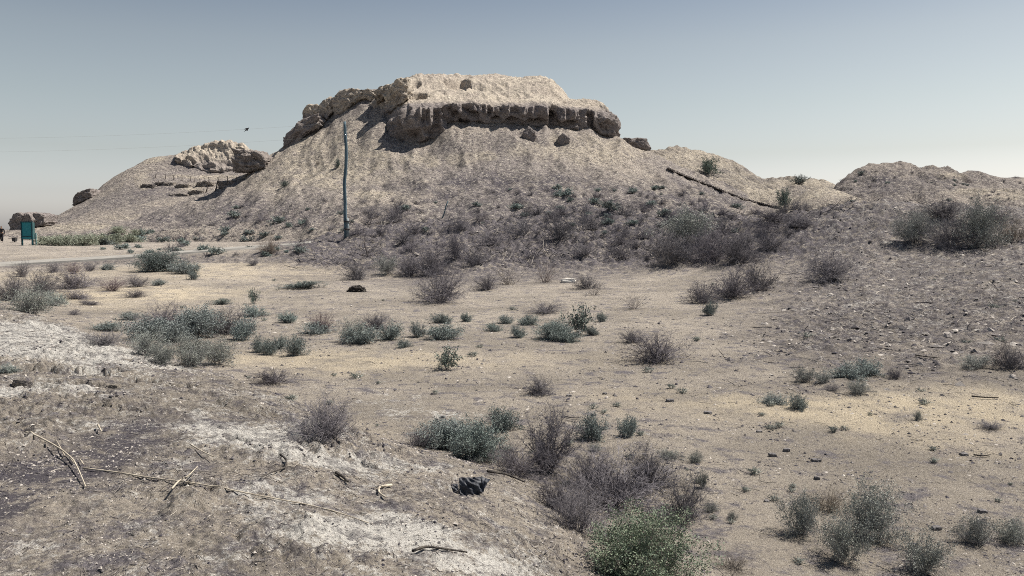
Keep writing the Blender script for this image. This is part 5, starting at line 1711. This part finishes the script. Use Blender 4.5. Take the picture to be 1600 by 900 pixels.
# thin leaning stake on the slope behind the bank, small stakes
def stake(px0, py0, px1, py1, rad, label, mat='wood', nm='wooden_stake'):
    b, _ = hit(px0, py0)
    t = at(px1, py1, b.y)
    m_ = MB()
    d = t - b
    m_.tube([tuple(d * -0.06), tuple(d * 0.35 + Vector((rad * .5, 0, 0))), tuple(d * 0.7 - Vector((rad * .4, 0, 0))), tuple(d)], [rad, rad * .95, rad * .85, rad * .7], 6)
    o = m_.build(nm, M[mat], None, True)
    o.location = b
    return tag(o, label, 'stake')


stake(691, 341, 700, 314, 0.07, 'thin leaning stake at the foot of the hill behind the earth bank')
stake(574, 401, 569, 376, 0.035, 'short dark stake on the front of the earth bank right of the pole', 'timber')
stake(321.5, 301, 326, 283, 0.11, 'left one of two tall leaning stakes on the left hill terrace', 'timber')
stake(336, 299, 341, 281, 0.11, 'right one of two tall leaning stakes on the left hill terrace', 'timber')
stake(246, 291, 248, 282, 0.10, 'short lone stake left of the terrace on the left hill', 'timber')

# fence of posts and one rope on the terrace of the left hill
fence = empty('post_fence', (0, 0, 0), 'row of thin dark posts with a rope along the left hill terrace', 'fence')
tops = []
for (px, py) in ((242.5, 278), (258, 280), (271, 281), (284, 282), (297, 283), (303, 285), (312, 287), (326, 284), (340, 285), (355, 283), (369, 284)):
    b, _ = hit(px, py)
    h_ = 8 / F * b.y if px > 243 else 7 / F * b.y
    m_ = MB()
    m_.tube([(b.x, b.y, b.z - .2), (b.x + .08, b.y, b.z + h_ * .5), (b.x + (.25 if px < 243 else rp.uniform(-.15, .2)), b.y, b.z + h_)], [.07, .065, .06], 6)
    m_.build('post', M['timber'], fence, True)
    tops.append(Vector((b.x, b.y, b.z + h_ * .9)))
m_ = MB()
rope = []
for a, b in zip(tops[:-1], tops[1:]):
    for i in range(5):
        t = i / 5
        p = a.lerp(b, t)
        p.z -= 4 * t * (1 - t) * .12
        rope.append(tuple(p))
m_.tube(rope + [tuple(tops[-1])], .018, 4)
m_.build('rope', M['timber'], fence, True)

# ------------------------------------------------------------------ wooden steps down the right flank
stairs = empty('wooden_steps', (0, 0, 0), 'long flight of dark wooden steps running down the right flank of the fortress hill', 'steps')
sp = [(1044, 261), (1072, 273), (1098, 283), (1120, 292), (1145, 302), (1165, 309), (1188, 315), (1212, 322), (1226, 326)]
NS = 62
pa, pb = [], []
for i in range(NS):
    t = i / (NS - 1) * (len(sp) - 1)
    k = min(int(t), len(sp) - 2)
    px, py = sp[k][0] + (sp[k + 1][0] - sp[k][0]) * (t - k), sp[k][1] + (sp[k + 1][1] - sp[k][1]) * (t - k)
    Yd = float(A[3].Y(np.array([ray(px, py)[0]]))[0]) - 1.2
    lc, _ = hit(px, py + 3)
    c = (lc if lc is not None and lc.y < 137 else at(px, py, Yd)) + Vector((0, -0.30, 0.02))
    m_ = MB()
    m_.box((c.x, c.y, c.z), (0.30, 1.2, 0.06))
    m_.box((c.x - .14, c.y, c.z + .08), (0.05, 1.2, 0.12))
    m_.build('step', M['grey_timber'], stairs)
    pa.append(Vector((c.x, c.y - .63, c.z - .10)))
    pb.append(Vector((c.x, c.y + .63, c.z - .10)))
for line in (pa, pb):
    m_ = MB()
    m_.tube([tuple(q) for q in line], .08, 4)
    m_.build('stringer', M['grey_timber'], stairs)
# ------------------------------------------------------------------ teal signboard, bin, person
SB, _ = hit(35, 383.5)
SY = SB.y
sc_ = SY / F
sign = empty('signboard', SB, 'teal double-sided signboard on legs standing beside the pale shrubs', 'signboard')
sign.rotation_euler = (0, 0, math.radians(-14))
W_, HB = 19.5 * sc_, 27 * sc_       # board width, height
zb = 9.5 * sc_
m_ = MB()
m_.box((W_ / 2, 0, zb + HB * .58), (W_ - .10, .05, HB * .80))
m_.build('panel', M['teal'], sign)
m_ = MB()
m_.box((W_ / 2, -.012, zb + HB * .085), (W_ - .10, .06, HB * .13))
m_.build('lower_panel', M['teal'], sign)
for (cx, cz, sx_, sz_) in ((W_ / 2, zb + HB, W_ + .12, .10), (W_ / 2, zb + HB * .165, W_ - .1, .07), (W_ / 2, zb, W_ - .1, .05)):
    m_ = MB()
    m_.box((cx, -.005, cz), (sx_, .10, sz_))
    m_.build('rail', M['teal_dark'], sign)
for x, mt in ((0.0, 'teal_dark'), (W_, 'teal_dark')):
    m_ = MB()
    m_.box((x, 0, (zb + HB) / 2 - .1), (.10, .13, zb + HB + .1))
    m_.build('leg', M[mt], sign)
m_ = MB()
m_.box((W_ + .06 + .04, .08, zb + HB * .48), (.045, .17, HB * .98), Matrix.Rotation(math.radians(-38), 3, 'Z'))
m_.build('side_panel', M['teal_pale'], sign)
m_ = MB()
m_.box((W_ + .20, .20, zb * .5 + .3), (.08, .08, zb + .6))
m_.build('leg', M['teal_pale'], sign)

BB, _ = hit(23, 378.5)
bn = empty('litter_bin', BB, 'small dark litter bin on a stand left of the signboard', 'bin')
b_s = BB.y / F
m_ = MB()
w1, w2, h0, h1 = 3.1 * b_s, 2.3 * b_s, 1.2 * b_s, 7.4 * b_s
vs = [(-w2, -w2, h0), (w2, -w2, h0), (w2, w2, h0), (-w2, w2, h0), (-w1, -w1, h1), (w1, -w1, h1), (w1, w1, h1), (-w1, w1, h1)]
wi = w1 - .05
vs += [(-wi, -wi, h1), (wi, -wi, h1), (wi, wi, h1), (-wi, wi, h1), (-w2 + .05, -w2 + .05, h0 + .06), (w2 - .05, -w2 + .05, h0 + .06), (w2 - .05, w2 - .05, h0 + .06), (-w2 + .05, w2 - .05, h0 + .06)]
m_.v = vs
m_.f = [(3, 2, 1, 0), (0, 1, 5, 4), (1, 2, 6, 5), (2, 3, 7, 6), (3, 0, 4, 7), (4, 5, 9, 8), (5, 6, 10, 9), (6, 7, 11, 10), (7, 4, 8, 11), (8, 9, 13, 12), (9, 10, 14, 13), (10, 11, 15, 14), (11, 8, 12, 15), (12, 13, 14, 15)]
m_.build('bin_body', M['iron'], bn)
m_ = MB()
m_.box((0, 0, h0 / 2), (.10, .10, h0 + .1))
m_.build('stand', M['iron'], bn)


def skin_mesh(name, verts, edges, mat, parent, root=0, sub=2):
    me = bpy.data.meshes.new(name)
    me.from_pydata([v[:3] for v in verts], edges, [])
    o = bpy.data.objects.new(name, me)
    COL.objects.link(o)
    me.materials.append(mat)
    md = o.modifiers.new('skin', 'SKIN')
    if not me.skin_vertices:
        me.attributes.new
    sv = me.skin_vertices[0].data if me.skin_vertices else None
    if sv is None:
        bpy.context.view_layer.objects.active = o
    for i, v in enumerate(verts):
        me.skin_vertices[0].data[i].radius = (v[3], v[4] if len(v) > 4 else v[3])
        me.skin_vertices[0].data[i].use_root = (i == root)
    s_ = o.modifiers.new('sub', 'SUBSURF')
    s_.levels = s_.render_levels = sub
    bpy.context.view_layer.update()
    dg = bpy.context.evaluated_depsgraph_get()
    me2 = bpy.data.meshes.new_from_object(o.evaluated_get(dg))
    me2.name = name
    bpy.data.objects.remove(o)
    me2.polygons.foreach_set('use_smooth', [True] * len(me2.polygons))
    o2 = bpy.data.objects.new(name, me2)
    COL.objects.link(o2)
    if not me2.materials:
        me2.materials.append(mat)
    if parent:
        o2.parent = parent
    return o2


HB_, _ = hit(3, 379)
per = empty('person', HB_, 'person in black clothes and white shoes walking away at the left edge', 'person')
per.rotation_euler = (0, 0, math.radians(20))
k_ = 26 * HB_.y / F / 1.75
per.scale = (k_, k_, k_)
body = [(0, 0, .95, .115, .09), (0, 0, 1.12, .13, .095), (0, 0, 1.30, .15, .10), (0, 0, 1.42, .10, .08), (0, -.01, 1.52, .055, .055), (0, -.02, 1.60, .075, .085), (0, -.02, 1.69, .075, .085),
        (.09, 0, .90, .09, .09), (.10, -.12, .50, .062, .062), (.10, -.10, .09, .042, .045), (.10, -.22, .04, .04, .03),
        (-.09, 0, .90, .09, .09), (-.10, .06, .50, .062, .062), (-.10, .26, .13, .042, .045), (-.10, .17, .05, .04, .03),
        (.20, 0, 1.40, .06, .06), (.25, .08, 1.14, .045, .045), (.25, -.02, .90, .035, .035), (.25, -.06, .80, .03, .02),
        (-.20, 0, 1.40, .06, .06), (-.25, -.06, 1.14, .045, .045), (-.24, -.2, .93, .035, .035), (-.24, -.26, .84, .03, .02)]
be = [(0, 1), (1, 2), (2, 3), (3, 4), (4, 5), (5, 6), (0, 7), (7, 8), (8, 9), (9, 10), (0, 11), (11, 12), (12, 13), (13, 14), (3, 15), (15, 16), (16, 17), (17, 18), (3, 19), (19, 20), (20, 21), (21, 22)]
try:
    skin_mesh('body', body, be, M['skin'], per)
    cl = [(a, b, c, r1 + .018, r2 + .018) for (a, b, c, r1, r2) in [body[i] for i in (0, 1, 2, 3, 15, 16, 17, 19, 20, 21)]]
    skin_mesh('shirt', cl, [(0, 1), (1, 2), (2, 3), (3, 4), (4, 5), (5, 6), (3, 7), (7, 8), (8, 9)], M['black_cloth'], per)
    cl = [(a, b, c, r1 + .018, r2 + .018) for (a, b, c, r1, r2) in [body[i] for i in (0, 7, 8, 9, 11, 12, 13)]]
    skin_mesh('trousers', cl, [(0, 1), (1, 2), (2, 3), (0, 4), (4, 5), (5, 6)], M['black_cloth'], per)
    for q, t_ in (((.10, -.10, .06), (.10, -.24, .04)), ((-.10, .26, .10), (-.10, .15, .04))):
        skin_mesh('shoe', [(*q, .055, .05), (*t_, .05, .035)], [(0, 1)], M['shoe'], per)
    skin_mesh('hair', [(0, .01, 1.67, .085, .09), (0, .0, 1.73, .08, .08)], [(0, 1)], M['hair'], per)
except Exception as ex:
    print('person', ex)
    raise

# ------------------------------------------------------------------ the bird
bl = at(386, 202, 62)
bird = empty('bird', bl, 'dark bird gliding in the sky above the left hill', 'bird')
bird.rotation_euler = (0, math.radians(-38), 0)
p, f = rock_arrays(8, 0.0, 0.0, 1)
x_ = p[:, 0]
tp = np.clip(1 - np.abs(x_) ** 2.2 * .75, .1, 1)
mesh_np('body', np.stack([p[:, 0] * .21, p[:, 1] * .055 * tp, p[:, 2] * .06 * tp], -1), f, M['bird'], True, None, bird)
for sgn in (-1, 1):
    m_ = MB()
    m_.v = [(.09, sgn * .03, .02), (.05, sgn * .22, .05), (-.10, sgn * .42, .02), (-.14, sgn * .40, .01), (-.06, sgn * .20, .04), (-.07, sgn * .03, .02),
            (.09, sgn * .03, .005), (.05, sgn * .22, .035), (-.10, sgn * .42, .012), (-.14, sgn * .40, .0), (-.06, sgn * .20, .028), (-.07, sgn * .03, .005)]
    m_.f = [(0, 1, 4, 5), (1, 2, 3, 4), (6, 11, 10, 7), (7, 10, 9, 8), (0, 6, 7, 1), (1, 7, 8, 2), (2, 8, 9, 3), (3, 9, 10, 4), (4, 10, 11, 5), (5, 11, 6, 0)]
    m_.build('wing', M['bird'], bird)
m_ = MB()
m_.box((-.25, 0, 0), (.14, .05, .012))
m_.build('tail', M['bird'], bird)
